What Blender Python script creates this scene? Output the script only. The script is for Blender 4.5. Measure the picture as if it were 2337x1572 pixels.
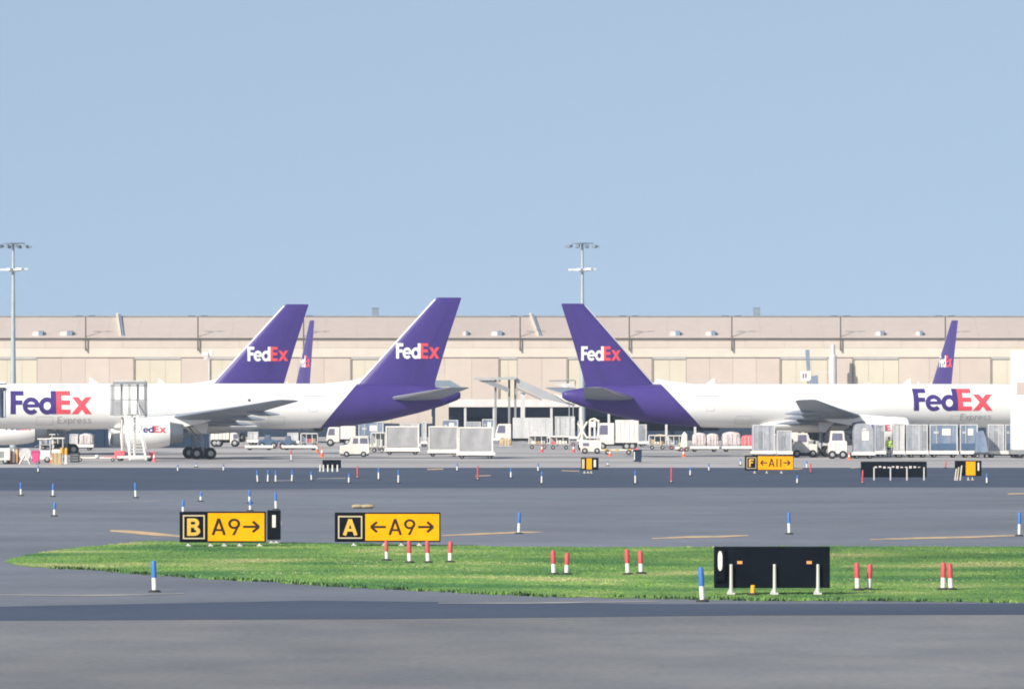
import bpy, bmesh, math, random
from mathutils import Vector, Matrix
from mathutils.geometry import delaunay_2d_cdt
R = math.radians
random.seed(7)
S = bpy.context.scene
for o in list(bpy.data.objects): bpy.data.objects.remove(o)
COL = S.collection

# ------------------------------------------------------------------ camera
F = 14040.0            # focal length in photograph pixels (2337 wide)
CH = 5.45              # eye height: a window seat of an airliner
HOR = 900.0            # horizon row in the photograph
cam = bpy.data.cameras.new('camera'); cam.lens = F / 2337 * 36; cam.sensor_width = 36
cam.clip_start = 1; cam.clip_end = 9000
camo = bpy.data.objects.new('camera', cam); COL.objects.link(camo)
camo.location = (0, 0, CH); camo.rotation_euler = (R(90) + math.atan((HOR - 786) / F), 0, 0)
S.camera = camo
S.cycles.filter_width = 1.9

# ------------------------------------------------------------------ light
SUN_AZ, SUN_EL = 40.0, 32.0    # degrees to the left of straight behind the camera; height
sv = Vector((-math.sin(R(SUN_AZ)) * math.cos(R(SUN_EL)), -math.cos(R(SUN_AZ)) * math.cos(R(SUN_EL)), math.sin(R(SUN_EL))))
W = bpy.data.worlds.new('World'); S.world = W; W.use_nodes = True
nt = W.node_tree
sky = nt.nodes.new('ShaderNodeTexSky'); sky.sky_type = 'NISHITA'; sky.sun_disc = False
sky.sun_elevation = R(SUN_EL); sky.sun_rotation = math.atan2(sv.x, sv.y)
sky.altitude = 0; sky.air_density = 1.0; sky.dust_density = 0.3; sky.ozone_density = 1.0
bg = nt.nodes['Background']; bg.inputs['Strength'].default_value = 0.15
# the sky is read a little above the true horizon, whose last degrees are too pale and yellow in this model
tcw = nt.nodes.new('ShaderNodeTexCoord'); mpw = nt.nodes.new('ShaderNodeMapping'); mpw.inputs['Location'].default_value = (0, 0, 0.42)
mpw.inputs['Scale'].default_value = (1, 1, 0.9); nrm = nt.nodes.new('ShaderNodeVectorMath'); nrm.operation = 'NORMALIZE'
hsv = nt.nodes.new('ShaderNodeHueSaturation'); hsv.inputs['Saturation'].default_value = 0.70; hsv.inputs['Hue'].default_value = 0.488; hsv.inputs['Value'].default_value = 1.0
nt.links.new(tcw.outputs['Generated'], mpw.inputs['Vector']); nt.links.new(mpw.outputs[0], nrm.inputs[0]); nt.links.new(nrm.outputs[0], sky.inputs['Vector'])
nt.links.new(sky.outputs[0], hsv.inputs['Color']); nt.links.new(hsv.outputs[0], bg.inputs['Color'])
sl = bpy.data.lights.new('sun', 'SUN'); sl.energy = 4.6; sl.angle = R(0.5); sl.color = (1, 0.93, 0.82)
so = bpy.data.objects.new('sun', sl); COL.objects.link(so)
so.rotation_euler = (-sv).to_track_quat('-Z', 'Y').to_euler(); so.location = (-60, -60, 80)
S.view_settings.view_transform = 'Standard'; S.view_settings.look = 'None'
S.view_settings.exposure = 0.42; S.view_settings.gamma = 1

# ------------------------------------------------------------------ helpers
def dist(yb): return CH * F / (yb - HOR)                       # distance of a ground row
def gp(px, yb, z=0.0):
    d = dist(yb); return Vector(((px - 1168.5) * d / F, d, z))
def X(px, D): return (px - 1168.5) * D / F
def Z(py, D): return CH + (HOR - py) * D / F

MATS = {}
def M(name, col, rough=0.6, metal=0.0, col2=None, scale=1.0, stretch=(1, 1, 1), bump=0.0, spec=0.4, detail=5, lo=0.35, hi=0.65, alpha=None, col3=None, grain=0.0, gscale=3.0, big=0.0):
    m = bpy.data.materials.new(name); m.use_nodes = True
    n = m.node_tree.nodes; l = m.node_tree.links; b = n['Principled BSDF']
    b.inputs['Base Color'].default_value = (*col, 1); b.inputs['Roughness'].default_value = rough
    b.inputs['Metallic'].default_value = metal; b.inputs['Specular IOR Level'].default_value = spec
    if alpha: b.inputs['Alpha'].default_value = alpha
    if col2 is None: col2 = tuple(c * 0.86 for c in col)
    tc = n.new('ShaderNodeTexCoord'); mp = n.new('ShaderNodeMapping'); mp.inputs['Scale'].default_value = stretch
    no = n.new('ShaderNodeTexNoise'); no.inputs['Scale'].default_value = scale; no.inputs['Detail'].default_value = detail
    rp = n.new('ShaderNodeValToRGB'); rp.color_ramp.elements[0].position = lo; rp.color_ramp.elements[1].position = hi
    rp.color_ramp.elements[0].color = (*col2, 1); rp.color_ramp.elements[1].color = (*col, 1)
    l.new(tc.outputs['Object'], mp.inputs['Vector']); l.new(mp.outputs[0], no.inputs['Vector'])
    if col3 is not None:
        e3 = rp.color_ramp.elements.new(min(1.0, hi + 0.10)); e3.color = (*col3, 1)
    l.new(no.outputs['Fac'], rp.inputs[0]); out = rp.outputs[0]
    for amp, sc, st in ((grain, gscale, (1, 1, 1)), (big, scale * 0.22, stretch)):
        if not amp: continue
        n2 = n.new('ShaderNodeTexNoise'); n2.inputs['Scale'].default_value = sc; n2.inputs['Detail'].default_value = 6
        m2 = n.new('ShaderNodeMapping'); m2.inputs['Scale'].default_value = st; m2.inputs['Location'].default_value = (13.7, 4.1, 2.2)
        mr = n.new('ShaderNodeMapRange'); mr.inputs['From Min'].default_value = 0.3; mr.inputs['From Max'].default_value = 0.7
        mr.inputs['To Min'].default_value = 1 - amp; mr.inputs['To Max'].default_value = 1 + amp
        mx = n.new('ShaderNodeVectorMath'); mx.operation = 'SCALE'
        l.new(tc.outputs['Object'], m2.inputs['Vector']); l.new(m2.outputs[0], n2.inputs['Vector']); l.new(n2.outputs['Fac'], mr.inputs['Value'])
        l.new(out, mx.inputs[0]); l.new(mr.outputs[0], mx.inputs['Scale']); out = mx.outputs[0]
    l.new(out, b.inputs['Base Color'])
    if bump:
        bn = n.new('ShaderNodeBump'); bn.inputs['Strength'].default_value = bump; bn.inputs['Distance'].default_value = 0.02
        l.new(no.outputs['Fac'], bn.inputs['Height']); l.new(bn.outputs[0], b.inputs['Normal'])
    MATS[name] = m
    return m

M('white_paint', (0.84, 0.83, 0.80), 0.35, col2=(0.78, 0.765, 0.73), scale=0.5, stretch=(0.4, 1, 1.5))
M('purple_paint', (0.060, 0.038, 0.192), 0.4, col2=(0.050, 0.031, 0.172), scale=0.25, spec=0.25, grain=0.05, gscale=0.7, big=0.06)
M('red_paint', (0.78, 0.085, 0.11), 0.45)
M('grey_print', (0.46, 0.44, 0.44), 0.6)
M('outline_grey', (0.66, 0.65, 0.64), 0.6)
M('wing_grey', (0.25, 0.28, 0.33), 0.5, col2=(0.20, 0.23, 0.28), scale=0.5, spec=0.3)
M('bare_metal', (0.62, 0.62, 0.63), 0.35, 0.7)
M('nozzle_metal', (0.22, 0.24, 0.27), 0.45, 0.6)
M('tyre', (0.022, 0.023, 0.026), 0.85)
M('hub', (0.42, 0.42, 0.42), 0.5, 0.3)
M('strut_metal', (0.36, 0.37, 0.39), 0.5, 0.3)
M('glass_dark', (0.03, 0.04, 0.06), 0.12, spec=0.6)
M('glass_tint', (0.16, 0.15, 0.22), 0.15, spec=0.6)
M('hold_interior', (0.30, 0.36, 0.46), 0.7)
M('hold_rib', (0.55, 0.60, 0.66), 0.6)
M('ground', (0.20, 0.20, 0.20), 0.95, col2=(0.17, 0.17, 0.175), scale=0.05, spec=0.2)
M('asphalt_grey', (0.180, 0.193, 0.222), 0.9, col2=(0.128, 0.142, 0.172), scale=0.22, stretch=(0.5, 0.5, 1), spec=0.2, detail=12, bump=0.1, lo=0.25, hi=0.75, grain=0.10, gscale=2.5, big=0.14)
M('asphalt_near', (0.212, 0.210, 0.208), 0.9, col2=(0.135, 0.142, 0.158), scale=0.55, stretch=(0.55, 0.30, 1), spec=0.2, detail=12, bump=0.1, lo=0.2, hi=0.8, grain=0.14, gscale=5.0, big=0.16)
M('asphalt_dark', (0.074, 0.090, 0.132), 0.9, col2=(0.050, 0.065, 0.102), scale=0.16, stretch=(0.4, 0.5, 1), spec=0.15, detail=10, lo=0.25, hi=0.75, grain=0.08, big=0.10)
M('concrete', (0.43, 0.40, 0.385), 0.9, col2=(0.29, 0.28, 0.28), scale=0.08, stretch=(0.3, 0.6, 1), spec=0.2, detail=10, grain=0.10, gscale=1.0)
M('yellow_line', (0.66, 0.43, 0.21), 0.85, col2=(0.21, 0.205, 0.205), scale=2.2, stretch=(0.5, 0.6, 1), lo=0.36, hi=0.52, detail=9)
M('joint', (0.27, 0.265, 0.27), 0.95, col2=(0.33, 0.32, 0.315), scale=0.5)
M('pale_line', (0.36, 0.33, 0.30), 0.9, col2=(0.19, 0.195, 0.205), scale=1.2, stretch=(0.5, 0.6, 1), lo=0.35, hi=0.55, detail=9)
M('grass', (0.159, 0.268, 0.074), 0.95, col2=(0.066, 0.158, 0.057), scale=0.30, stretch=(0.5, 0.45, 1), spec=0.05, detail=9, lo=0.36, hi=0.56, col3=(0.319, 0.326, 0.145), grain=0.12, gscale=4, big=0.2)
M('grass_blade', (0.184, 0.307, 0.081), 0.95, col2=(0.077, 0.182, 0.059), scale=0.30, stretch=(0.5, 0.45, 1), spec=0.05, detail=9, lo=0.36, hi=0.56, col3=(0.360, 0.374, 0.162), big=0.2)
M('grass_dry', (0.44, 0.43, 0.22), 0.95, col2=(0.24, 0.33, 0.11), scale=1.5, spec=0.1)
M('weed', (0.030, 0.055, 0.028), 0.95, spec=0.1)
M('sign_black', (0.005, 0.008, 0.013), 0.8, col2=(0.003, 0.005, 0.009), spec=0.06)
M('sign_yellow', (0.95, 0.39, 0.0), 0.7, col2=(0.86, 0.35, 0.0), scale=1.2, spec=0.06, grain=0.05, gscale=6)
M('sign_legend', (0.035, 0.025, 0.012), 0.7, spec=0.1)
M('sign_gold', (0.74, 0.44, 0.07), 0.55)
M('sign_border', (0.62, 0.50, 0.33), 0.6)
M('galvanised', (0.62, 0.61, 0.57), 0.5, 0.2)
M('reflector_orange', (0.75, 0.36, 0.12), 0.5)
M('marker_white', (0.80, 0.78, 0.72), 0.6)
M('marker_blue', (0.045, 0.17, 0.48), 0.5)
M('marker_red', (0.58, 0.075, 0.08), 0.5)
M('marker_yellow', (0.80, 0.42, 0.03), 0.5)
M('rubber_base', (0.035, 0.035, 0.035), 0.9)
M('roof_metal', (0.481, 0.406, 0.361), 0.8, col2=(0.441, 0.368, 0.327), scale=0.06, stretch=(1, 0.3, 0.3), spec=0.2, big=0.04, grain=0.03, gscale=0.8)
M('wall_upper', (0.544, 0.471, 0.406), 0.85, col2=(0.517, 0.444, 0.377), scale=0.08, spec=0.2, big=0.04, grain=0.03, gscale=0.8)
M('wall_band', (0.600, 0.537, 0.455), 0.85, col2=(0.577, 0.509, 0.429), scale=0.08, spec=0.2, big=0.04, grain=0.03, gscale=0.8)
M('wall_panel', (0.519, 0.441, 0.384), 0.85, col2=(0.491, 0.414, 0.359), scale=0.07, spec=0.2, big=0.04, grain=0.03, gscale=0.8)
M('wall_panel_warm', (0.538, 0.461, 0.395), 0.85, col2=(0.510, 0.434, 0.371), scale=0.07, spec=0.2, big=0.04, grain=0.03, gscale=0.8)
M('door_cream', (0.560, 0.510, 0.406), 0.8, col2=(0.537, 0.484, 0.380), scale=0.1, spec=0.2, big=0.04, grain=0.03, gscale=0.8)
M('dark_trim', (0.44, 0.38, 0.33), 0.7)
M('shade_base', (0.028, 0.045, 0.075), 0.85, spec=0.15)  # dark tone painted in for shade along low bases
M('navy_shade', (0.022, 0.042, 0.075), 0.8, col2=(0.016, 0.032, 0.06), scale=0.15, spec=0.15)  # navy stands in for shade in bays and fence; plain paint on bin
M('fascia', (0.68, 0.62, 0.59), 0.7)
M('steel_grey', (0.26, 0.27, 0.28), 0.6, 0.1)
M('steel_light', (0.60, 0.60, 0.59), 0.55, 0.1)
M('gallery_grey', (0.40, 0.41, 0.42), 0.6, 0.1, col2=(0.32, 0.33, 0.35), scale=0.5)
M('unit_light', (0.70, 0.66, 0.62), 0.6)
M('unit_blue', (0.20, 0.25, 0.33), 0.6)  # also the painted shade on vents and copings
M('mast_grey', (0.40, 0.46, 0.48), 0.5, 0.2)
M('pole_dark', (0.11, 0.10, 0.10), 0.7)
M('lamp_housing', (0.72, 0.76, 0.76), 0.45)
M('lamp_dark', (0.20, 0.25, 0.30), 0.6)
M('curtain_grey', (0.36, 0.355, 0.36), 0.75, col2=(0.27, 0.275, 0.285), scale=0.8, stretch=(1, 1, 0.3), bump=0.3, grain=0.1, gscale=2)
M('aluminium', (0.44, 0.45, 0.47), 0.45, 0.35, col2=(0.28, 0.30, 0.34), scale=1.2, stretch=(1, 1, 0.25), grain=0.15, gscale=2.5)
M('alu_light', (0.60, 0.59, 0.575), 0.45, 0.2, col2=(0.48, 0.475, 0.47), scale=1.0, stretch=(1, 1, 0.3), grain=0.08)
M('uld_blue', (0.20, 0.25, 0.33), 0.6, col2=(0.12, 0.16, 0.24), scale=1.0, stretch=(1, 1, 0.3), grain=0.1)
M('frame_white', (0.78, 0.74, 0.68), 0.5)
M('placard', (0.80, 0.76, 0.64), 0.6)
M('wrap', (0.62, 0.55, 0.53), 0.3, col2=(0.42, 0.36, 0.36), scale=1.6, bump=0.8)
M('dolly_red', (0.36, 0.115, 0.12), 0.7, col2=(0.26, 0.10, 0.11))
M('dolly_grey', (0.36, 0.33, 0.31), 0.7)
M('vehicle_white', (0.74, 0.71, 0.65), 0.4, col2=(0.60, 0.565, 0.51), scale=1.3, stretch=(1, 1, 0.4), grain=0.05)
M('vehicle_black', (0.05, 0.055, 0.065), 0.7)
M('tug_blue', (0.07, 0.12, 0.20), 0.5)
M('tan_box', (0.52, 0.37, 0.20), 0.8)
M('magenta', (0.62, 0.07, 0.22), 0.6)
M('cone_orange', (0.80, 0.15, 0.05), 0.6)
M('pink_red', (0.70, 0.14, 0.17), 0.6)
M('vest', (0.48, 0.80, 0.03), 0.7)
M('trousers', (0.03, 0.04, 0.07), 0.85)
M('skin', (0.42, 0.24, 0.16), 0.6)
M('hair', (0.03, 0.02, 0.015), 0.8)
M('sand', (0.42, 0.33, 0.20), 0.9)

class MB:
    def __init__(s): s.v = []; s.f = []; s.m = []
    def add(s, vs, fs, mi=0):
        b = len(s.v); s.v += [tuple(p) for p in vs]
        for f in fs: s.f.append([b + i for i in f]); s.m.append(mi)
    def box(s, x0, x1, y0, y1, z0, z1, mi=0):
        if x0 > x1: x0, x1 = x1, x0
        s.add([(x0,y0,z0),(x1,y0,z0),(x1,y1,z0),(x0,y1,z0),(x0,y0,z1),(x1,y0,z1),(x1,y1,z1),(x0,y1,z1)],
              [(3,2,1,0),(4,5,6,7),(0,1,5,4),(1,2,6,5),(2,3,7,6),(3,0,4,7)], mi); return s
    def prism(s, poly, y0, y1, mi=0):       # poly in x,z
        a = sum(poly[i][0]*poly[(i+1)%len(poly)][1]-poly[(i+1)%len(poly)][0]*poly[i][1] for i in range(len(poly)))
        if a < 0: poly = poly[::-1]
        n = len(poly)
        s.add([(x,y0,z) for x,z in poly] + [(x,y1,z) for x,z in poly],
              [tuple(range(n)), tuple(range(2*n-1, n-1, -1))] + [((i+1)%n, i, n+i, n+(i+1)%n) for i in range(n)], mi); return s
    def cyl(s, p0, p1, r0, r1=None, n=10, mi=0):
        r1 = r0 if r1 is None else r1
        p0 = Vector(p0); p1 = Vector(p1); d = (p1 - p0).normalized()
        u = d.orthogonal().normalized(); w = d.cross(u)
        vs = []
        for p, r in ((p0, r0), (p1, r1)):
            for i in range(n):
                a = 2*math.pi*i/n; vs.append(p + u*math.cos(a)*r + w*math.sin(a)*r)
        s.add(vs, [(i, (i+1)%n, n+(i+1)%n, n+i) for i in range(n)] + [tuple(range(n-1,-1,-1)), tuple(range(n, 2*n))], mi); return s
    def loft(s, rings, mi=0, cap=True):
        n = len(rings[0]); vs = [p for r in rings for p in r]; fs = []
        for k in range(len(rings)-1):
            for i in range(n):
                j = (i+1) % n; fs.append((k*n+i, k*n+j, (k+1)*n+j, (k+1)*n+i))
        if cap: fs += [tuple(range(n-1,-1,-1)), tuple(range((len(rings)-1)*n, len(rings)*n))]
        s.add(vs, fs, mi); return s
    def lathe_x(s, prof, cy, cz, n=28, mi=0, cap=False):
        return s.loft([[(x, cy + r*math.cos(2*math.pi*i/n), cz + r*math.sin(2*math.pi*i/n)) for i in range(n)] for x, r in prof], mi, cap)
    def lathe_z(s, prof, cx=0, cy=0, n=12, mi=0, cap=True):
        return s.loft([[(cx + r*math.cos(2*math.pi*i/n), cy + r*math.sin(2*math.pi*i/n), z) for i in range(n)] for z, r in prof], mi, cap)
    def mesh(s, name, mats, smooth=False, fix=True):
        me = bpy.data.meshes.new(name); me.from_pydata(s.v, [], s.f)
        for k in ([mats] if isinstance(mats, str) else mats): me.materials.append(MATS[k])
        me.polygons.foreach_set('material_index', s.m)
        if fix:
            bm = bmesh.new(); bm.from_mesh(me); bmesh.ops.recalc_face_normals(bm, faces=bm.faces); bm.to_mesh(me); bm.free()
        if smooth:
            me.polygons.foreach_set('use_smooth', [True]*len(me.polygons)); 
            try: me.set_sharp_from_angle(angle=R(38))
            except Exception: pass
        me.update(); return me
    def build(s, name, mats, parent=None, smooth=False, loc=None, bevel=0):
        o = bpy.data.objects.new(name, s.mesh(name, mats, smooth)); COL.objects.link(o)
        if parent: o.parent = parent
        if loc is not None: o.location = loc
        if bevel:
            md = o.modifiers.new('bevel', 'BEVEL'); md.width = bevel; md.segments = 2; md.limit_method = 'ANGLE'
        return o

def tag(o, label=None, cat=None, group=None, kind=None):
    if label: o['label'] = label
    if cat: o['category'] = cat
    if group: o['group'] = group
    if kind: o['kind'] = kind
    return o
def empty(name, loc, rz=0, label=None, cat=None, group=None):
    o = bpy.data.objects.new(name, None); COL.objects.link(o); o.empty_display_size = 0.3
    o.location = loc; o.rotation_euler = (0, 0, rz); tag(o, label, cat, group); return o
def link(name, me, parent=None, loc=None):
    o = bpy.data.objects.new(name, me); COL.objects.link(o)
    if parent: o.parent = parent
    if loc is not None: o.location = loc
    return o

# ------------------------------------------------------------------ lettering
def rect(x0, y0, x1, y1): return [(x0,y0),(x1,y0),(x1,y1),(x0,y1)]
def arc(cx, cy, rx, ry, w, a0, a1, n=22):
    out = []
    for i in range(n):
        a = R(a0 + (a1-a0)*i/n); b = R(a0 + (a1-a0)*(i+1)/n)
        ca, sa, cb, sb = math.cos(a), math.sin(a), math.cos(b), math.sin(b)
        out.append([(cx+rx*ca, cy+ry*sa), (cx+rx*cb, cy+ry*sb), (cx+(rx-w)*cb, cy+(ry-w)*sb), (cx+(rx-w)*ca, cy+(ry-w)*sa)])
    return out
def bar(x0, y0, x1, y1, w):
    d = math.hypot(x1-x0, y1-y0); nx, ny = -(y1-y0)/d*w/2, (x1-x0)/d*w/2
    return [(x0+nx,y0+ny),(x0-nx,y0-ny),(x1-nx,y1-ny),(x1+nx,y1+ny)]
def logo():
    w = 0.235
    F_ = [rect(0,0,w,1), rect(0,0.80,0.58,1), rect(0,0.40,0.52,0.60)]
    e_ = arc(0.90,0.355,0.37,0.375,0.19,0,318,30) + [rect(0.60,0.29,1.26,0.43)]
    d_ = arc(1.60,0.355,0.36,0.375,0.20,0,360,32) + [rect(1.76,0,2.0,1)]
    E_ = [rect(2.0,0,2.22,1), rect(2.0,0.80,2.62,1), rect(2.0,0.40,2.60,0.60), rect(2.0,0,2.62,0.20)]
    x_ = [[(2.66,0.0),(2.95,0.0),(3.56,0.74),(3.27,0.74)], [(3.27,0.0),(3.56,0.0),(2.97,0.74),(2.68,0.74)]]
    return F_ + e_ + d_, E_ + x_
def glyph(c, w=0.14):
    if c == 'A': return [bar(0.05,0,0.36,1,w), bar(0.67,0,0.36,1,w), rect(0.17,0.24,0.55,0.24+w*0.9)], 0.72
    if c == 'B': return [rect(0,0,w,1), rect(0,0,0.38,w), rect(0,0.46,0.38,0.46+w), rect(0,1-w,0.36,1)] + arc(0.36,0.265,0.30,0.265,w,-90,90) + arc(0.34,0.735,0.27,0.265,w,-90,90), 0.68
    if c == '9': return arc(0.32,0.68,0.32,0.32,w,0,360,28) + [[(0.52,0.62),(0.64,0.68),(0.36,0.0),(0.20,0.0)]], 0.66
    if c == 'F': return [rect(0,0,w,1), rect(0,1-w,0.52,1), rect(0,0.46,0.45,0.46+w)], 0.56
    if c == '1': return [rect(0.10,0,0.10+w,1)], 0.34
    if c == '>': return [rect(0,0.43,0.78,0.43+w), bar(0.50,0.82,0.84,0.50,w), bar(0.50,0.18,0.84,0.50,w)], 0.9
    if c == '<': return [rect(0.10,0.43,0.88,0.43+w), bar(0.38,0.82,0.04,0.50,w), bar(0.38,0.18,0.04,0.50,w)], 0.9
    if c == 'E': return [rect(0,0,w,1), rect(0,1-w,0.52,1), rect(0,0.44,0.46,0.44+w), rect(0,0,0.52,w)], 0.56
    if c == 'x': return [bar(0.03,0,0.45,0.7,w), bar(0.45,0,0.03,0.7,w)], 0.48
    if c == 'p': return [rect(0,-0.25,w,0.7)] + arc(0.27,0.35,0.25,0.35,w,0,360,20), 0.54
    if c == 'r': return [rect(0,0,w,0.7)] + arc(0.24,0.40,0.22,0.30,w,60,180,10), 0.34
    if c == 'e': return arc(0.27,0.35,0.27,0.35,w,0,315,20) + [rect(0.05,0.30,0.52,0.30+w*0.8)], 0.56
    if c == 's': return arc(0.22,0.51,0.20,0.19,w*0.85,20,270,14) + arc(0.22,0.20,0.21,0.20,w*0.85,-160,90,14), 0.46
    return [], 0.3
def line(txt, w=0.14, gap=0.12):
    out = []; x = 0
    for c in txt:
        g, adv = glyph(c, w); out += [[(px+x, py) for px, py in q] for q in g]; x += adv + gap
    return out, x - gap
def text_mesh(name, polys, mat, fn, grid=None):
    vs = []; fs = []
    for q in polys:
        a = sum(q[i][0]*q[(i+1)%len(q)][1]-q[(i+1)%len(q)][0]*q[i][1] for i in range(len(q)))
        if a < 0: q = q[::-1]
        fs.append(list(range(len(vs), len(vs)+len(q)))); vs += [Vector(p) for p in q]
    ov, oe, of, a_, b_, src = delaunay_2d_cdt(vs, [], fs, 0, 1e-5)
    fac = [f for f, s in zip(of, src) if len(s)]
    me = bpy.data.meshes.new(name); me.from_pydata([(v.x, 0, v.y) for v in ov], [], fac)
    bm = bmesh.new(); bm.from_mesh(me)
    bmesh.ops.delete(bm, geom=[v for v in bm.verts if not v.link_faces], context='VERTS')
    if grid:
        xs = [v.co.x for v in bm.verts]; zs = [v.co.z for v in bm.verts]
        for lo, hi, ax in ((min(xs), max(xs), 0), (min(zs), max(zs), 2)):
            k = lo + grid
            while k < hi:
                co = [0,0,0]; no = [0,0,0]; co[ax] = k; no[ax] = 1
                bmesh.ops.bisect_plane(bm, geom=list(bm.verts)+list(bm.edges)+list(bm.faces), plane_co=co, plane_no=no, dist=1e-5); k += grid
    for v in bm.verts: v.co = fn(v.co.x, v.co.z)
    bm.to_mesh(me); bm.free(); me.materials.append(MATS[mat]); me.update(); return me

# ================================================================== GROUND
def sheet(name, pts, z, mat, kind='structure'):
    m = MB(); m.add([(p[0], p[1], z) for p in pts], [tuple(range(len(pts)))]); o = m.build(name, mat)
    if kind: o['kind'] = kind
    return o
sheet('ground', [(-1900,-300),(1900,-300),(1900,2900),(-1900,2900)], 0.0, 'ground')
def strip_y(y0, y1): return [(-400, y0), (400, y0), (400, y1), (-400, y1)]
def px_poly(pts): return [tuple(gp(x, y)[:2]) for x, y in pts]
sheet('apron', strip_y(dist(1067), 1100), 0.004, 'concrete')
sheet('taxiway', px_poly([(-900,1118),(300,1119),(900,1114),(1500,1112),(3300,1112),(3300,1067),(-900,1067)]), 0.008, 'asphalt_dark')
sheet('taxiway', px_poly([(-900,1420),(3300,1380),(3300,1112),(1500,1112),(900,1114),(300,1119),(-900,1118)]), 0.004, 'asphalt_grey')
sheet('shoulder', px_poly([(-900,1404),(0,1416),(900,1412),(1700,1404),(3300,1400),(3300,1376),(1500,1378),(700,1370),(0,1384),(-900,1384)]), 0.008, 'asphalt_dark')
sheet('taxiway', [(-60,60),(60,60)] + px_poly([(3300,1400),(1700,1404),(900,1412),(0,1416),(-900,1404)]), 0.004, 'asphalt_near')

# painted lines
def line_px(pts, half, mat='yellow_line'):
    up = []; dn = []
    for i, (x, y) in enumerate(pts):
        t = half * (0.45 if i in (0, len(pts)-1) else 1)
        up.append((x, y - t)); dn.append((x, y + t))
    o = sheet('painted_line', px_poly(dn + up[::-1]), 0.013, mat); return o
line_px([(252,1211),(300,1214),(345,1218),(412,1224)], 3.6)
line_px([(1008,1222),(1080,1219),(1180,1215),(1240,1214)], 1.7)
line_px([(1488,1229),(1560,1226),(1650,1224),(1708,1222)], 1.9)
line_px([(1985,1231),(2100,1228),(2230,1225),(2340,1221)], 1.9)
line_px([(1000,1376),(1200,1376),(1380,1374),(1500,1372)], 1.2, 'pale_line')
line_px([(-10,1357),(180,1359),(330,1357),(420,1354)], 1.4, 'pale_line')
line_px([(975,1071),(1012,1070)], 2.5); line_px([(724,1092),(790,1091)], 1.5, 'pale_line'); line_px([(628,1097),(664,1096)], 1.5, 'pale_line')
line_px([(1085,1086),(1120,1085)], 1.8); line_px([(1282,1074),(1322,1075)], 1.8); line_px([(2300,1127),(2340,1126)], 2.5)
line_px([(225,1146),(395,1143)], 1.1, 'pale_line'); line_px([(1810,1071),(1832,1069)], 2); line_px([(1942,1068),(1965,1066)], 1.6)
line_px([(405,1067),(505,1071)], 0.8, 'pale_line')

# concrete joint lines darker on the apron
for y in (1052, 1034):
    line_px([(-300, y), (700, y+0.6), (1700, y), (2700, y)], 0.7, 'joint')

# grass island
upper = [(8,1281),(40,1271),(100,1259),(180,1249),(290,1239),(330,1234),(460,1236),(700,1238),(900,1241),(1150,1247),(1320,1249),(1600,1248),(1900,1246),(2337,1247),(2900,1247)]
lower = [(2900,1378),(2337,1376),(2000,1371),(1720,1371),(1560,1367),(1250,1362),(1080,1354),(880,1344),(760,1338),(620,1328),(480,1321),(330,1312),(230,1301),(120,1297),(40,1290)]
def wob(pts, a):
    out = []
    for i in range(len(pts)-1):
        (x0,y0),(x1,y1) = pts[i], pts[i+1]; n = max(1, int(abs(x1-x0)/9))
        for k in range(n):
            t = k/n; out.append((x0+(x1-x0)*t, y0+(y1-y0)*t + (random.uniform(-a, a) if 0 < t else 0)))
    out.append(pts[-1]); return out
gpoly = px_poly(wob(upper, 0.9) + wob(lower, 1.5))
bmg = bmesh.new()
bmg.faces.new([bmg.verts.new((x, y, 0.012)) for x, y in gpoly]); bmesh.ops.triangulate(bmg, faces=bmg.faces)
me = bpy.data.meshes.new('grass_verge'); bmg.to_mesh(me); bmg.free(); me.materials.append(MATS['grass'])
if me.polygons[0].normal.z < 0: me.flip_normals()
tag(link('grass_verge', me), kind='structure')
def inside(x, y):
    c = False; j = len(gpoly)-1
    for i in range(len(gpoly)):
        xi, yi = gpoly[i]; xj, yj = gpoly[j]
        if (yi > y) != (yj > y) and x < (xj-xi)*(y-yi)/(yj-yi)+xi: c = not c
        j = i
    return c
gm = MB()
gx0 = min(p[0] for p in gpoly); gx1 = gp(2500, 1247)[0]; gy0 = min(p[1] for p in gpoly); gy1 = max(p[1] for p in gpoly)
def tuft(x, y, h, mi, n=3, spread=0.07):
    for k in range(n):
        a = random.uniform(0, math.tau); bx = x + random.uniform(-spread, spread); by = y + random.uniform(-spread, spread)
        w = random.uniform(0.015, 0.04); hh = h*random.uniform(0.6, 1.1); lx = random.uniform(-.5, .5)*hh; ly = random.uniform(-.4, .4)*hh
        gm.add([(bx-w*math.cos(a), by-w*math.sin(a), 0.01), (bx+w*math.cos(a), by+w*math.sin(a), 0.01), (bx+lx, by+ly, 0.012+hh)], [(0,1,2)], mi)
cnt = 0
patch = [(random.uniform(gx0, gx1), random.uniform(gy0, gy1), random.uniform(.6, 2.6), random.uniform(.5, 1.5)) for _ in range(40)] + [(gp(a, b).x, gp(a, b).y, c, 1.6) for a, b, c in ((590,1283,1.6),(520,1278,1.2),(850,1281,1.6),(1170,1285,1.5),(1090,1300,1.6),(940,1292,2))]
while cnt < 28000:
    x = random.uniform(gx0, gx1); y = random.uniform(gy0, gy1)
    if not inside(x, y): continue
    cnt += 1
    dry = any(((x-a)/rx)**2 + ((y-b)/ry)**2 < random.uniform(.4, 1) for a, b, rx, ry in patch)
    dn = 0.6 + 0.4*math.sin(x*0.9 + 1.3*math.sin(y*0.35)) 
    tuft(x, y, 0.016 + 0.03*dn*random.random(), 1 if (dry and random.random() < .6) else 0)
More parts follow.
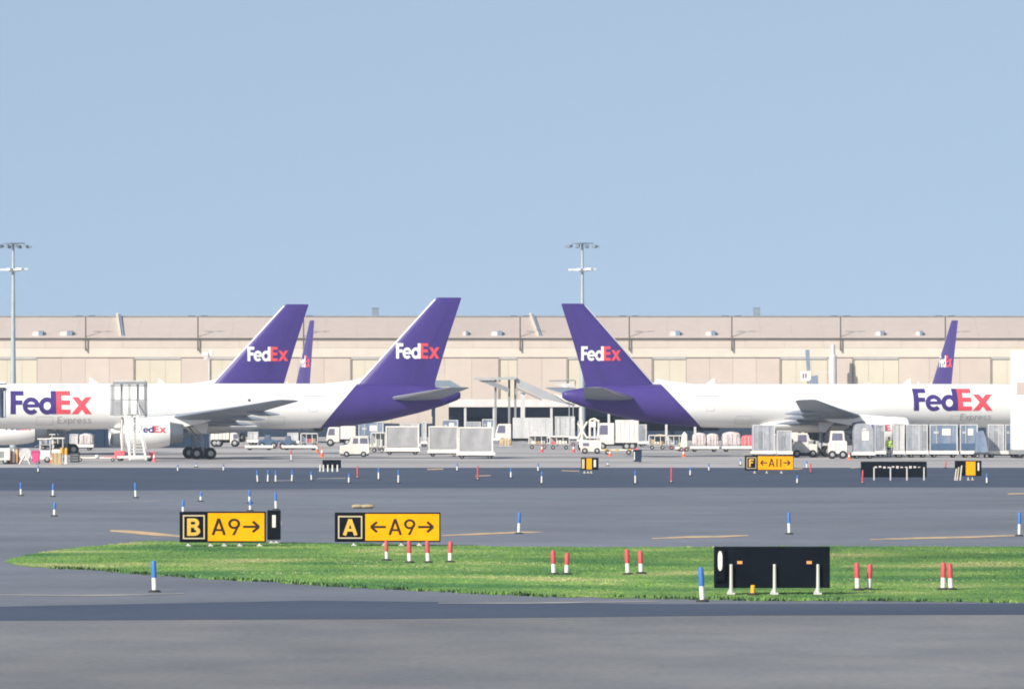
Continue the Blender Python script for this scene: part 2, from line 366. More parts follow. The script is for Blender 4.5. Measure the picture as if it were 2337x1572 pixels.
for i in range(430):                           # ragged weeds on the pavement edge
    k = random.randrange(len(lower)-2); (x0,y0),(x1,y1) = lower[k], lower[k+1]; t = random.random()
    p = gp(x0+(x1-x0)*t, y0+(y1-y0)*t - random.uniform(-1, 2.5))
    if p.x < gx1 and random.random() < .35 + .65*(math.sin(p.x*2.1) > .4): tuft(p.x, p.y, 0.10, 2 if random.random() < .55 else 0, 7, 0.22)
go = bpy.data.objects.new('grass', gm.mesh('grass', ['grass_blade', 'grass_dry', 'weed'], fix=False)); COL.objects.link(go)
tag(go, 'short green grass growing on the island between the taxiways', 'grass', kind='stuff')

# ================================================================== TERMINAL BUILDING
BY = 790.0
B = empty('cargo_terminal', (0, BY, 0), 0, 'long cream cargo terminal with sloping roof behind the aircraft', 'building')
def bz(py): return Z(py, BY)
zt, ze, zb1, zb0, zd = bz(721), bz(770), bz(794), bz(815), bz(818)
W0, W1 = -100, 100
m = MB(); m.box(W0, W1, 0.6, 60, 0, ze-0.3); m.build('wall', 'wall_panel', B)
m = MB(); m.prism([(.25,ze-0.1),(.25,ze+.07),(9,zt),(60,zt),(60,ze-.1)], W0, W1)
m.v = [(y, x-0.4, z) for x, y, z in m.v]; rf = m.build('roof', 'roof_metal', B)
m = MB(); m.box(W0, W1, -0.46, -0.41, ze-0.09, ze+0.03); m.build('eave_trim', 'dark_trim', B)
m = MB(); m.box(W0, W1, 8.3, 8.55, zt-0.02, zt+0.16); m.build('ridge_trim', 'steel_grey', rf)
m = MB(); m.box(W0, W1, 0.0, 0.6, zb1, ze-0.17); m.build('upper_wall', 'wall_upper', B)
m = MB(); m.box(W0, W1, -0.03, 0.6, zb0, zb1-0.003); m.build('light_band', 'wall_band', B)
m = MB(); m.box(W0, W1, -0.2, 0.6, 0, 1.7); m.build('shade_band', 'shade_base', B)  # added dark band standing in for the shade under the jets
doors = [(-330,-215),(-18,84),(307,413),(480,560),(802,893),(1140,1180),(1296,1352),(1490,1566),(1782,1888),(1948,2051),(2263,2370),(2560,2660)]
cur = W0
edges = []
for a, b in doors:
    xa, xb = X(a, BY), X(b, BY); n = max(2, round((xb-xa)/1.75)); w = (xb-xa)/n
    d = MB().box(xa+.02, xb-.02, 0.30, 0.55, 1.72, zd-.05).build('door', 'door_cream', B)
    for i in range(n):
        MB().box(xa+i*w+.015, xa+(i+1)*w-.015, 0.24, 0.31, 1.76, zd-.2).build('leaf', 'door_cream', d)
    MB().box(xa-0.10, xa-.01, 0.06, 0.58, 1.72, zb0-.004).build('door_post', 'dark_trim', d)
    MB().box(xa, xb, 0.08, 0.3, zd-.05, zb0-.004).build('door_track', 'steel_light', d)
    edges.append((cur, xa-.15)); cur = xb + .02
edges.append((cur, W1))
for k, (a, b) in enumerate(edges):
    n = max(1, round((b-a)/3.4)); w = (b-a)/n
    for i in range(n):
        MB().box(a+i*w+.012, a+(i+1)*w-.012, 0.14+0.012*((i*7+k)%3), 0.59, 1.72, zb0-.01).build('panel', 'wall_panel_warm' if (i+k) % 3 == 1 else 'wall_panel', B)
# upper wall panels
n = 40
for i in range(n):
    a = W0 + (W1-W0)*i/n; MB().box(a+.012, a+5-.012, -0.03-0.008*(i%3), 0.0, zb1+.03, ze-.2).build('upper_panel', 'wall_upper', B)
# sloping roof sheets
sl_ = (zt-ze-.02)/9.0
for i in range(50):
    a = W0 + 4*i
    MB().add([], [])
    q = MB(); zz = lambda y: ze + .02 + (y)*sl_
    q.v = [(a+.006,-.38,zz(0)+.0),(a+3.994,-.38,zz(0)),(a+3.994,8.2,zz(8.58)),(a+.006,8.2,zz(8.58)),(a+.006,-.38,zz(0)+.05),(a+3.994,-.38,zz(0)+.05),(a+3.994,8.2,zz(8.58)+.05),(a+.006,8.2,zz(8.58)+.05)]
    q.f = [(3,2,1,0),(4,5,6,7),(0,1,5,4),(1,2,6,5),(2,3,7,6),(3,0,4,7)]; q.m = [0]*6
    q.build('roof_sheet', 'roof_metal', rf)
# slanted roof ribs (raised party-wall copings)
for px in (255, 1208):
    x0 = X(px, BY); x1 = X(px+17, BY)
    for nm, off, w, hh, mt in (('roof_coping', 0, .26, .5, 'wall_band'), ('coping_shade', .27, .34, .36, 'unit_blue')):  # second box paints the coping's shaded right side dark
        q = MB(); a0, a1 = x0+off, x1+off
        q.v = [(a1,0,ze),(a1+w,0,ze),(a0+w,8.6,zt+.1),(a0,8.6,zt+.1),(a1,0,ze+hh),(a1+w,0,ze+hh),(a0+w,8.6,zt+hh),(a0,8.6,zt+hh)]
        q.f = [(3,2,1,0),(4,5,6,7),(0,1,5,4),(1,2,6,5),(2,3,7,6),(3,0,4,7)]; q.m = [0]*6
        q.build(nm, mt, rf)
# rooftop units
unit_names = ['leftmost small roof vent on the eave, far left of the terminal', 'second small roof vent from the left on the terminal eave', 'small roof vent between the two near tails, left of its pair', 'small roof vent between the two near tails, right of its pair',
              'small roof vent on the eave above the right aircraft, left of its pair', 'small roof vent on the eave above the right aircraft, right of its pair', 'second small roof vent from the right on the terminal eave', 'rightmost small roof vent on the terminal eave']
for (px0, px1), lab in zip(((75,98),(137,165),(1057,1068),(1122,1146),(1530,1552),(1612,1633),(2000,2018),(2092,2106)), unit_names):
    xa, xb = X(px0, BY), X(px1, BY)
    u = empty('roof_vent', (0, BY, 0), 0, lab, 'roof vent', 'roof vents along the terminal eave')
    xm = xa + (xb-xa)*.55
    MB().box(xa, xm, .2, 1.4, ze, ze+.72).build('housing', 'unit_light', u, bevel=.04)
    MB().box(xm+.01, xb, .1, 1.5, ze, ze+.88).build('shaded_side', 'unit_blue', u, bevel=.04)  # shaded right side of the vent, painted as a dark box
for px, lab in ((852, 'small dark chimney box on the roof ridge left of the tall near tail'), (1733, 'small dark chimney box on the ridge above the right aircraft')):
    xa, xb = X(px-7, BY), X(px+8, BY)
    u = empty('chimney', (0, BY, 0), 0, lab, 'chimney')
    MB().box(xa, xb, 9, 9.9, zt+.1, zt+.1+X(1168.5+18, BY)).build('stack', 'lamp_dark', u, bevel=.03)
    MB().box(xa-.06, xb+.06, 8.94, 9.96, zt+.1+X(1168.5+18, BY), zt+.2+X(1168.5+18, BY)).build('cap', 'unit_blue', u)

# wall-top floodlight poles
pl = [(196,'far left of the terminal'),(452,'left of the second tail'),(693,'just right of the second tail'),(1187,'between the two near tails'),(1436,'just right of the right aircraft tail'),(1670,'above the rear of the right aircraft'),(1918,'above the middle of the right aircraft'),(2157,'beside the far right tail tip')]
for px, where in pl:
    x = X(px, BY); u = empty('floodlight_pole', (x, BY-.4, bz(800)), 0, 'thin wall floodlight pole with flat twin head, ' + where, 'light pole', 'floodlight poles on the terminal wall')
    h = bz(722) - bz(800)
    MB().cyl((0,0,0), (0,0,h), .10, .08, 8).build('pole', 'pole_dark', u)
    MB().box(-.12, .12, 0, .16, .1, .35).build('bracket', 'steel_grey', u); MB().cyl((-.9,0,h-.08),(.9,0,h-.08), .03, n=6).build('crossarm', 'steel_grey', u)
    for s in (-1, 1):
        MB().prism([(s*.30,h-.02),(s*1.25,h+.03),(s*1.25,h+.13),(s*.4,h+.10)], -.10, .10).build('lamp', 'pole_dark', u, bevel=.02)

# high masts
def mast(px, D, lab):
    x = X(px, D); u = empty('high_mast_light', (x, D, 0), 0, lab, 'light mast', 'high mast lights on the apron')
    zt_, zr, z2 = Z(556, D), Z(575, D), Z(616, D)
    MB().lathe_z([(0,.34),(4,.3),(zt_-4,.16),(zt_,.12)], n=12).build('pole', 'mast_grey', u, True)
    MB().lathe_z([(0,.6),(.25,.6),(.3,.4)], n=12).build('base_flange', 'steel_grey', u)
    ri = empty('top_ring', (0,0,0)); COL.objects.unlink(ri); bpy.data.objects.remove(ri)
    top = MB().lathe_z([(zt_-.06,.2),(zt_,1.2),(zt_+.06,1.15),(zt_+.12,.2)], n=20).build('top_canopy', 'lamp_dark', u, True)
    for i in range(10):
        a = math.tau*i/10
        q = MB().box(-.2,.24,-.16,.16,-.2,.03); q.v = [((vx+1.55)*math.cos(a)-vy*math.sin(a), (vx+1.55)*math.sin(a)+vy*math.cos(a), vz+zt_-.12-.22*(vx+.3)) for vx,vy,vz in q.v]
        q.build('floodlight', 'lamp_dark', top)
    lo = MB().lathe_z([(z2-.2,.2),(z2-.1,.75),(z2+.06,.75),(z2+.12,.2)], n=16).build('lower_ring', 'lamp_housing', u, True)
    for i in range(6):
        a = math.tau*i/6 + .25
        q = MB().box(0,.85,-.2,.2,-.12,.1); q.v = [((vx+.6)*math.cos(a)-vy*math.sin(a), (vx+.6)*math.sin(a)+vy*math.cos(a), vz+z2+.05+.04*math.sin(5*a)) for vx,vy,vz in q.v]
        q.build('floodlight', 'lamp_housing', lo, bevel=.03)
mast(1329, 640, 'tall grey high mast light with two lamp rings behind right tail')
mast(30, 600, 'tall grey high mast light with two lamp rings at far left')

# ================================================================== AIRCRAFT
GX = 24.5
ST = [(0.0,3.95,3.78,.06),(.12,4.2,3.6,.3),(.45,4.55,3.32,.62),(1,4.92,3.05,.95),(1.8,5.4,2.8,1.25),(2.5,5.78,2.68,1.45),(3.4,6.08,2.60,1.62),(4.7,6.28,2.56,1.78),(6.4,6.37,2.54,1.87),(8.05,6.38,2.53,1.88),
      (12,6.38,2.53,1.88),(16,6.38,2.53,1.88),(20,6.38,2.53,1.88),(24,6.38,2.53,1.88),(28,6.38,2.53,1.88),(32,6.38,2.53,1.88),(34,6.38,2.57,1.87),(36,6.37,2.70,1.83),(38,6.36,2.88,1.72),(40.4,6.33,3.22,1.48),(43.2,6.22,3.88,1.05),(45.2,6.0,4.45,.62),(46.5,5.75,4.95,.28),(46.8,5.6,5.15,.08)]
NR = 48
def prof(x):
    for i in range(len(ST)-1):
        a, b = ST[i], ST[i+1]
        if a[0] <= x <= b[0]:
            t = (x-a[0])/(b[0]-a[0]); return tuple(a[k]+(b[k]-a[k])*t for k in range(1, 4))
    return ST[-1][1:]
def fus_mesh(open_door, skew, xb):
    bm = bmesh.new(); rings = []
    for x, t, b, ry in ST:
        zc, rz = (t+b)/2, (t-b)/2
        rings.append([bm.verts.new((x-GX, ry*math.cos(math.tau*i/NR), zc+rz*math.sin(math.tau*i/NR))) for i in range(NR)])
    for k in range(len(rings)-1):
        for i in range(NR):
            j = (i+1) % NR
            if open_door and 4.6 < ST[k][0] < 8.0:
                a = math.degrees(math.tau*(i+.5)/NR)
                if 158 < a < 232-22: 
                    continue
                if 128 < a <= 158: continue
            bm.faces.new((rings[k][i], rings[k][j], rings[k+1][j], rings[k+1][i]))
    bm.faces.new(rings[0][::-1]); bm.faces.new(rings[-1])
    # slanted purple boundary
    p0 = Vector((xb-GX, 0, 2.53)); p1 = Vector((37.95-GX, 0, 6.36)); d = p1-p0; no = Vector((d.z, -skew*d.z, -d.x)).normalized()
    bmesh.ops.bisect_plane(bm, geom=list(bm.verts)+list(bm.edges)+list(bm.faces), plane_co=p0, plane_no=no, dist=1e-4)
    bmesh.ops.recalc_face_normals(bm, faces=bm.faces)
    for f in bm.faces:
        f.material_index = 1 if (f.calc_center_median()-p0).dot(no) > 0 else 0; f.smooth = True
    me = bpy.data.meshes.new('fuselage'); bm.to_mesh(me); bm.free()
    me.materials.append(MATS['white_paint']); me.materials.append(MATS['purple_paint']); return me
def foil(n=9):
    up = []; 
    for i in range(n+1):
        t = (1-math.cos(math.pi*i/n))/2
        yt = 5*(0.2969*math.sqrt(t)-0.126*t-0.3516*t*t+0.2843*t**3-0.1036*t**4); up.append((t, yt))
    return up
def section(xl, c, tc, cam=0.0):
    f = foil(); pts = [(xl+c*t, tc*c*y + cam*c*math.sin(math.pi*t)) for t, y in f] + [(xl+c*t, -tc*c*y*.8 + cam*c*math.sin(math.pi*t)) for t, y in f[-2:0:-1]]
    return pts
WS = [(0.0,17.4,9.6,3.02,.13),(1.9,18.7,8.2,3.1,.13),(7.5,22.25,5.0,3.66,.115),(13,25.6,3.35,4.27,.11),(18.6,29.0,1.95,4.95,.10),(19.0,29.7,1.2,5.0,.06)]
def wing_mesh(s):
    m = MB(); rings = []
    for y, xl, c, z, tc in WS:
        rings.append([(px-GX, s*y, z+pz - .035*(px-xl)) for px, pz in section(xl, c, tc, .012)])
    m.loft(rings); return m.mesh('wing', 'wing_grey', True)
HS = [(0.4,40.1,4.8,5.0,.1),(7.2,44.75,1.85,6.0,.09),(7.6,45.2,1.3,6.05,.06)]
def stab_mesh(s):
    m = MB(); m.loft([[(px-GX, s*y, z+pz) for px, pz in section(xl, c, tc)] for y, xl, c, z, tc in HS]); return m.mesh('stabiliser', 'wing_grey', True)
def stab_le(s):
    m = MB(); m.loft([[(xl-.06-GX, s*y, z), (xl+.34-GX, s*y, z+c*tc*.36), (xl+.12-GX, s*y, z+c*tc*.30), (xl+.12-GX, s*y, z-c*tc*.26), (xl+.3-GX, s*y, z-c*tc*.32)] for y, xl, c, z, tc in HS[:2]]); return m.mesh('leading_edge', 'bare_metal', True)
# fin: origin at fuselage crown
FZ = 6.3
FS = [(-.25,37.72,6.95,.105),(0.1,38.05,6.55,.105),(3.7,41.33,4.35,.10),(7.25,44.6,2.25,.095),(7.4,44.85,2.0,.06)]
def fin_at(z):
    for i in range(len(FS)-1):
        a, b = FS[i], FS[i+1]
        if a[0] <= z <= b[0]:
            t = (z-a[0])/(b[0]-a[0]); return tuple(a[k]+(b[k]-a[k])*t for k in (1,2,3))
    return FS[-1][1:]
def fin_mesh():
    m = MB(); m.loft([[(px-GX, pz, z) for px, pz in sym(xl, c, tc)] for z, xl, c, tc in FS]); return m.mesh('fin', 'purple_paint', True)
def sym(xl, c, tc):
    f = foil(); return [(xl+c*t, tc*c*y) for t, y in f] + [(xl+c*t, -tc*c*y) for t, y in f[-2:0:-1]]
def fin_le():
    m = MB()
    m.loft([[(xl-.04-GX, 0, z), (xl+.07-GX, c*tc*.22+.015, z), (xl+.2-GX, 0, z), (xl+.07-GX, -c*tc*.22-.015, z)] for z, xl, c, tc in FS[1:4]])
    m.loft([[(37.3-GX-3.2*(1-k), .02+.0*k, -.02), (38.2-GX, .12, .2*k+.02), (38.2-GX, -.12, .2*k+.02), (37.3-GX-3.2*(1-k), -.02, -.02)] for k in (0.0, 1.0)])
    return m.mesh('leading_edge', 'white_paint', False)
def dorsal():
    m = MB(); m.prism([(34.6-GX,0.03),(37.2-GX,.28),(38.35-GX,.55),(38.35-GX,-.1),(34.6-GX,-.1)], -.11, .11); return m.mesh('dorsal_fin', 'white_paint')
def rudder_line():
    m = MB()
    for s in (-1, 1):
        vs = []
        for z in (0.4, 7.2):
            xl, c, tc = fin_at(z)
            for f in (.70, .707):
                y = 5*tc*c*(0.2969*math.sqrt(f)-0.126*f-0.3516*f*f+0.2843*f**3-0.1036*f**4); vs.append((xl+c*f-GX, s*(y+.006), z))
        m.add(vs, [(0,1,3,2)])
    return m.mesh('rudder_gap', 'trousers')
def fus_text(polys, mat, x0, z0, hx, hz, side, name='lettering'):
    def fn(u, v):
        lx = x0 + u*hx if side < 0 else x0 - u*hx
        z = z0 + v*hz; t, b, ry = prof(lx); zc, rz = (t+b)/2, (t-b)/2
        return Vector((lx-GX, side*(ry*math.sqrt(max(0, 1-((z-zc)/rz)**2))+.02), z))
    return text_mesh(name, polys, mat, fn, grid=.14)
def fin_text(polys, mat, x0, z0, hx, hz, side):
    def fn(u, v):
        lx = x0 + u*hx if side < 0 else x0 - u*hx
        z = z0 + v*hz; xl, c, tc = fin_at(z); f = min(1, max(0, (lx-xl)/c))
        y = 5*tc*c*(0.2969*math.sqrt(f)-0.126*f-0.3516*f*f+0.2843*f**3-0.1036*f**4)
        return Vector((lx-GX, side*(y+.025), z))
    return text_mesh('lettering', polys, mat, fn, grid=.2)
EZ, EY = 2.22, 6.5
CP = [(17.4,1.08),(17.43,1.16),(17.7,1.25),(18.6,1.31),(19.8,1.29),(20.8,1.18),(21.4,1.04)]
def cowl_r(x):
    for i in range(1, len(CP)-1):
        if CP[i][0] <= x <= CP[i+1][0]: return CP[i][1]+(CP[i+1][1]-CP[i][1])*(x-CP[i][0])/(CP[i+1][0]-CP[i][0])
    return 1.04
def eng_text(polys, mat, side):
    def fn(u, v):
        lx = 18.75 + u*.64 if side < 0 else 21.0 - u*.64
        z = 2.28 + v*.56; r = cowl_r(lx)
        return Vector((lx-GX, side*(EY+math.sqrt(r*r-(z-EZ)**2)+.02), z))
    return text_mesh('lettering', polys, mat, fn, grid=.2)
fed, ex = logo(); expr, exw = line('Express', .10, .10)
JM = {}
JM['fus'] = fus_mesh(False, .22, 34.25); JM['fus_open'] = fus_mesh(True, .13, 34.75)
JM['fin'] = fin_mesh(); JM['finle'] = fin_le(); JM['dorsal'] = dorsal(); JM['rud'] = rudder_line()
for s in (-1, 1):
    JM['wing', s] = wing_mesh(s); JM['stab', s] = stab_mesh(s); JM['stle', s] = stab_le(s)
    x0, z0, h = (8.42, 3.80, 1.95) if s < 0 else (15.45, 4.02, 1.95)
    wx = 6.85/3.56 if s < 0 else 7.25/3.56
    JM['t1', s] = fus_text(fed, 'purple_paint', x0, z0, wx, h, s); JM['t2', s] = fus_text(ex, 'red_paint', x0, z0, wx, h, s)
    ex0 = 12.4 if s < 0 else 11.1
    JM['t3', s] = fus_text(expr, 'grey_print', ex0, 3.02 if s < 0 else 3.2, 2.85/exw, .56, s)
    def outline(xa, za, xb, zb, t=.035): return [rect(xa,za,xb,za+t), rect(xa,zb-t,xb,zb), rect(xa,za,xa+t,zb), rect(xb-t,za,xb,zb)]
    JM['ol', s] = [fus_text(outline(*a_), 'outline_grey', 0, 0, 1 if s < 0 else -1, 1, s, 'door_outline') for a_ in ((3.2,3.9,4.05,5.6), (10.6,2.85,12.0,3.6,.03), (30.2,2.85,31.6,3.6,.03), (33.6,4.0,34.3,5.1,.03))]
    JM['mk', s] = fus_text([rect(33.2+.24*k_, 5.25, 33.38+.24*k_, 5.38) for k_ in range(8)], 'grey_print', 0, 0, 1 if s < 0 else -1, 1, s, 'small_marking')
    fx = 41.25 if s < 0 else 45.0
    JM['f1', s] = fin_text(fed, 'white_paint', fx, 2.2, 3.75/3.56, 1.3, s); JM['f2', s] = fin_text(ex, 'red_paint', fx, 2.2, 3.75/3.56, 1.3, s)
    JM['e1', s] = eng_text(fed, 'purple_paint', s); JM['e2', s] = eng_text(ex, 'red_paint', s)
    JM['cowl', s] = MB().lathe_x([(x-GX, r) for x, r in CP], s*EY, EZ).mesh('cowl', 'white_paint', True)
    JM['lip', s] = MB().lathe_x([(17.75-GX,.93),(17.45-GX,1.0),(17.36-GX,1.09),(17.45-GX,1.185),(17.6-GX,1.235)], s*EY, EZ).mesh('inlet_lip', 'bare_metal', True)
    JM['fan', s] = MB().lathe_x([(18.3-GX,.95),(18.3-GX,.3),(17.9-GX,.02)], s*EY, EZ).mesh('fan', 'nozzle_metal', True)
    JM['noz', s] = MB().lathe_x([(21.1-GX,1.02),(21.75-GX,.92),(22.5-GX,.80),(22.5-GX,.7),(22.0-GX,.66)], s*EY, EZ).mesh('nozzle', 'nozzle_metal', True)
    JM['plug', s] = MB().lathe_x([(22.1-GX,.5),(22.7-GX,.38),(23.3-GX,.05)], s*EY, EZ).mesh('exhaust_cone', 'nozzle_metal', True)
    q = MB(); q.prism([(18.6-GX,3.38),(19.6-GX,3.55),(21.8-GX,3.72),(25.2-GX,3.42),(24.4-GX,3.1),(22.6-GX,2.75),(21.0-GX,3.0)], s*EY-.22, s*EY+.22); JM['pyl', s] = q.mesh('pylon', 'white_paint')
    q = MB().prism([(23.2-GX,3.2),(24.9-GX,3.2),(24.75-GX,2.2),(24.25-GX,2.2)], s*4.3, s*4.36); JM['gdoor', s] = q.mesh('gear_door', 'white_paint')
    q = MB().cyl((24.3-GX,s*3.3,3.2),(GX-GX,s*3.66,.55),.16,.13,12).cyl((24.5-.62-GX,s*3.66,.52),(24.5+.62-GX,s*3.66,.52),.1,n=8).cyl((23.2-GX,s*3.0,2.9),(24.4-GX,s*3.6,1.3),.07,n=8)
    for dx in (-.58,.58): q.cyl((24.5+dx-GX,s*3.66-.55,.5),(24.5+dx-GX,s*3.66+.55,.5),.07,n=8)
    JM['leg', s] = q.mesh('main_leg', 'strut_metal', True)
def wheel_mesh(r, w):
    q = MB(); n = 20
    q.loft([[(rr*math.cos(math.tau*i/n), yy, rr*math.sin(math.tau*i/n)) for i in range(n)] for yy, rr in ((-w/2,r*.55),(-w/2,r*.86),(-w*.32,r*.97),(0,r),(w*.32,r*.97),(w/2,r*.86),(w/2,r*.55))])
    return q.mesh('tyre', 'tyre', True)
def hub_mesh(r, w):
    q = MB(); n = 14
    q.loft([[(rr*math.cos(math.tau*i/n), yy, rr*math.sin(math.tau*i/n)) for i in range(n)] for yy, rr in ((-w*.53,r*.2),(-w*.53,r*.4),(-w*.46,r*.54),(w*.46,r*.54),(w*.53,r*.4),(w*.53,r*.2))])
    return q.mesh('hub', 'hub', True)
WH = {}
def wheel(parent, loc, r, w, name='wheel'):
    k = (round(r,3), round(w,3))
    if k not in WH: WH[k] = (wheel_mesh(r, w), hub_mesh(r, w))
    o = link(name, WH[k][0], parent, loc); link('hub', WH[k][1], o); return o
q = MB()
q.loft([[(x-GX, .02+ry*math.cos(math.tau*i/20), 2.75+rz*math.sin(math.tau*i/20)) for i in range(20)] for x, ry, rz in ((16.6,.3,.1),(17.6,1.4,.34),(19,2.05,.55),(22,2.2,.66),(26,2.15,.62),(28.5,1.6,.4),(30.2,.4,.12))])
JM['fair'] = q.mesh('wing_fairing', 'white_paint', True)
q = MB()
for s in (-1, 1):
    for a, b in ((1.62,2.25),(2.3,2.9)):
        ps = []
        for x, fz in ((a,.55),(b,.55),(b,.80),(a,.80)):
            t, bb, ry = prof(x); zc, rz = (t+bb)/2, (t-bb)/2; z = bb + (t-bb)*fz + .1
            ps.append((x-GX, s*(ry*math.sqrt(max(.0, 1-((z-zc)/rz)**2))+.03), z))
        q.add(ps, [(0,1,2,3)])
JM['wind'] = q.mesh('windshield', 'glass_dark')
JM['ant'] = MB().prism([(0,0),(.75,0),(.12,.5),(-.02,.5)], -.03, .03).mesh('antenna', 'white_paint')
JM['ngear'] = MB().cyl((5.6-GX,0,2.7),(5.7-GX,0,.4),.1,n=10).cyl((5.7-GX,-.3,.4),(5.7-GX,.3,.4),.06,n=8).mesh('nose_leg', 'strut_metal', True)
JM['port'] = MB().cyl((0,-.02,0),(0,.02,0),.13,n=14).mesh('porthole', 'glass_tint')
def flap_fairing(s, y):
    q = MB()
    for i in range(len(WS)-1):
        a, b = WS[i], WS[i+1]
        if a[0] <= y <= b[0]:
            t = (y-a[0])/(b[0]-a[0]); xl = a[1]+(b[1]-a[1])*t; c = a[2]+(b[2]-a[2])*t; z = a[3]+(b[3]-a[3])*t
    L = .55*c + .8; xs = xl + c*.62
    q.loft([[(xs+L*f-GX, s*y+r*math.cos(math.tau*i/12)*.8, z-.035*(xs+L*f-xl)-.12-.1*f+r*math.sin(math.tau*i/12)*1.2) for i in range(12)] for f, r in ((0,.03),(.15,.14),(.4,.2),(.7,.15),(1,.02))])
    return q.mesh('flap_fairing', 'wing_grey', True)
for s in (-1, 1):
    for y in (5.0, 8.8, 12.2): JM['ff', s, y] = flap_fairing(s, y)

def make_jet(label, loc, rz, fin=(1,1,1), fin_dz=0, door=False):
    u = empty('cargo_jet', loc, rz, label, 'aircraft', 'cargo jets on the apron')
    fu = link('fuselage', JM['fus_open' if door else 'fus'], u)
    link('windshield', JM['wind'], fu)
    for lx in ((15.2,) if door else (15.2, 33.1)): link('antenna', JM['ant'], fu, (lx-GX, 0, 6.36))
    link('wing_fairing', JM['fair'], u)
    fn = link('fin', JM['fin'], u, (0, 0, FZ)); fn.scale = fin
    # scale about the fin root so the tip trails correctly
    fn.location.x = (47.0-GX)*(1-fin[0])
    link('leading_edge', JM['finle'], fn); link('rudder_gap', JM['rud'], fn); link('dorsal_fin', JM['dorsal'], u, (0,0,FZ))
    for s in (-1, 1):
        link('lettering', JM['t1', s], fu); link('lettering', JM['t2', s], fu); link('small_lettering', JM['t3', s], fu); [link('door_outline', o_, fu) for o_ in JM['ol', s]]; link('small_marking', JM['mk', s], fu)
        link('lettering', JM['f1', s], fn); link('lettering', JM['f2', s], fn)
        w = link('wing', JM['wing', s], u); 
        for y in (5.0, 8.8, 12.2): link('flap_fairing', JM['ff', s, y], w)
        st = link('stabiliser', JM['stab', s], u); link('leading_edge', JM['stle', s], st)
        link('pylon', JM['pyl', s], u)
        e = link('engine', JM['cowl', s], u)
        for k, nm in (('lip','inlet_lip'),('fan','fan'),('noz','nozzle'),('plug','exhaust_cone'),('e1','lettering'),('e2','lettering')): link(nm, JM[k, s], e)
        lg = link('main_leg', JM['leg', s], u); link('gear_door', JM['gdoor', s], u)
        for dx in (-.58, .58):
            for dy in (-.42, .42): wheel(u, (dx, s*3.66+dy, .5), .5, .36)
    link('porthole', JM['port'], fu, (28.55-GX, -1.86, 4.98))
    link('nose_leg', JM['ngear'], u)
    for dy in (-.24, .24): wheel(u, (5.7-GX, dy, .4), .4, .26)
    if door:
        h = MB()
        x0, x1, y0, y1, z0, z1 = 4.72-GX, 8.03-GX, -1.45, 1.5, 3.5, 6.05
        h.add([(x0,y0,z0),(x1,y0,z0),(x1,y1,z0),(x0,y1,z0),(x0,y0,z1),(x1,y0,z1),(x1,y1,z1),(x0,y1,z1)], [(0,1,2,3),(7,6,5,4),(6,7,3,2),(0,3,7,4),(1,5,6,2)])
        ho = h.build('cargo_hold', 'hold_interior', u)
        for i in range(5):
            a = x0+.35+i*.66; MB().box(a, a+.16, 1.3, 1.42, z0, z1).build('hold_rib', 'hold_rib', ho)
        for a in (x0+.02, x1-.16): MB().box(a, a+.12, -1.62, -1.38, 3.6, 5.75).build('door_frame', 'hold_rib', ho)
        d = MB(); rings = []
        for xx in (4.75-GX, 8.0-GX):
            o_ = []
            for rr in (1.92, 1.84):
                seg = [(xx, -.75 + 2.2*k/8, 6.30 + .22*math.sin(math.pi*(k+2)/11)+(rr-1.88)) for k in range(9)]
                o_ += seg if rr > 1.9 else seg[::-1]
            rings.append(o_)
        d.loft(rings); d.build('cargo_door', 'white_paint', u, True)
    return u
def jet_at(px, D): return (X(px, D), D, 0)
make_jet('nearest left cargo jet with purple tail, nose cut off by the left edge', jet_at(455, 521), R(8), door=True)
make_jet('right cargo jet facing right, purple tail toward the middle', jet_at(1846, 541), R(180+13), fin=(.94,1,.955))
make_jet('cargo jet parked behind the nearest left jet, only its fin shows above', jet_at(146, 560), R(8))
make_jet('far cargo jet seen almost tail-on, narrow fin beside the second left tail', jet_at(616, 706), R(-75))
make_jet('far cargo jet seen almost tail-on, narrow fin above the right lettering', jet_at(2040, 706), R(-75))

# ================================================================== LOADING DOCK AND CONVEYOR
DY = 730.0
dk = empty('loading_dock', (0, DY, 0), 0, 'low loading dock with pale fascia and dark open bays behind the tails', 'dock')
xa, xb = X(985, DY), X(1645, DY)
MB().box(xa, xb, -2.2, 8, Z(928, DY), Z(911, DY)).build('fascia', 'fascia', dk)
MB().box(xa, xb, 6, 6.4, 0, Z(929, DY)).build('back_wall', 'navy_shade', dk)  # shade of the open bays put into the wall colour
MB().box(xa, xb, -.6, -.4, Z(950, DY), Z(929, DY)).build('valance', 'navy_shade', dk)
MB().box(xa, xb, -1, 6, 0, 1.15).build('platform', 'shade_base', dk)
k = xa + .6; i = 0
while k < xb:
    MB().box(k-.14, k+.14, -2.0, -1.75, 0, Z(929, DY)).build('post', 'steel_light', dk)
    if i % 2 == 0: MB().box(k+.6, k+3.0, 5.7, 5.95, 1.2, Z(940, DY)).build('bay_door', 'tug_blue', dk)
    k += 3.4; i += 1
CY = 705.0
cv = empty('overhead_conveyor', (0, CY, 0), 0, 'grey overhead conveyor gallery on columns sloping down toward the right tail', 'conveyor')
def cxz(px, py): return (X(px, CY), Z(py, CY))
MB().prism([cxz(1082,862),cxz(1178,860),cxz(1178,866),cxz(1082,867)], -1.5, 1.5).build('canopy', 'gallery_grey', cv)
MB().prism([cxz(1092,868),cxz(1130,868),cxz(1162,886),cxz(1162,896)], -1.2, 1.2).build('gusset', 'steel_grey', cv)
MB().prism([cxz(1130,872),cxz(1158,872),cxz(1158,884)], -1.25, -1.21).build('opening', 'wall_upper', cv)
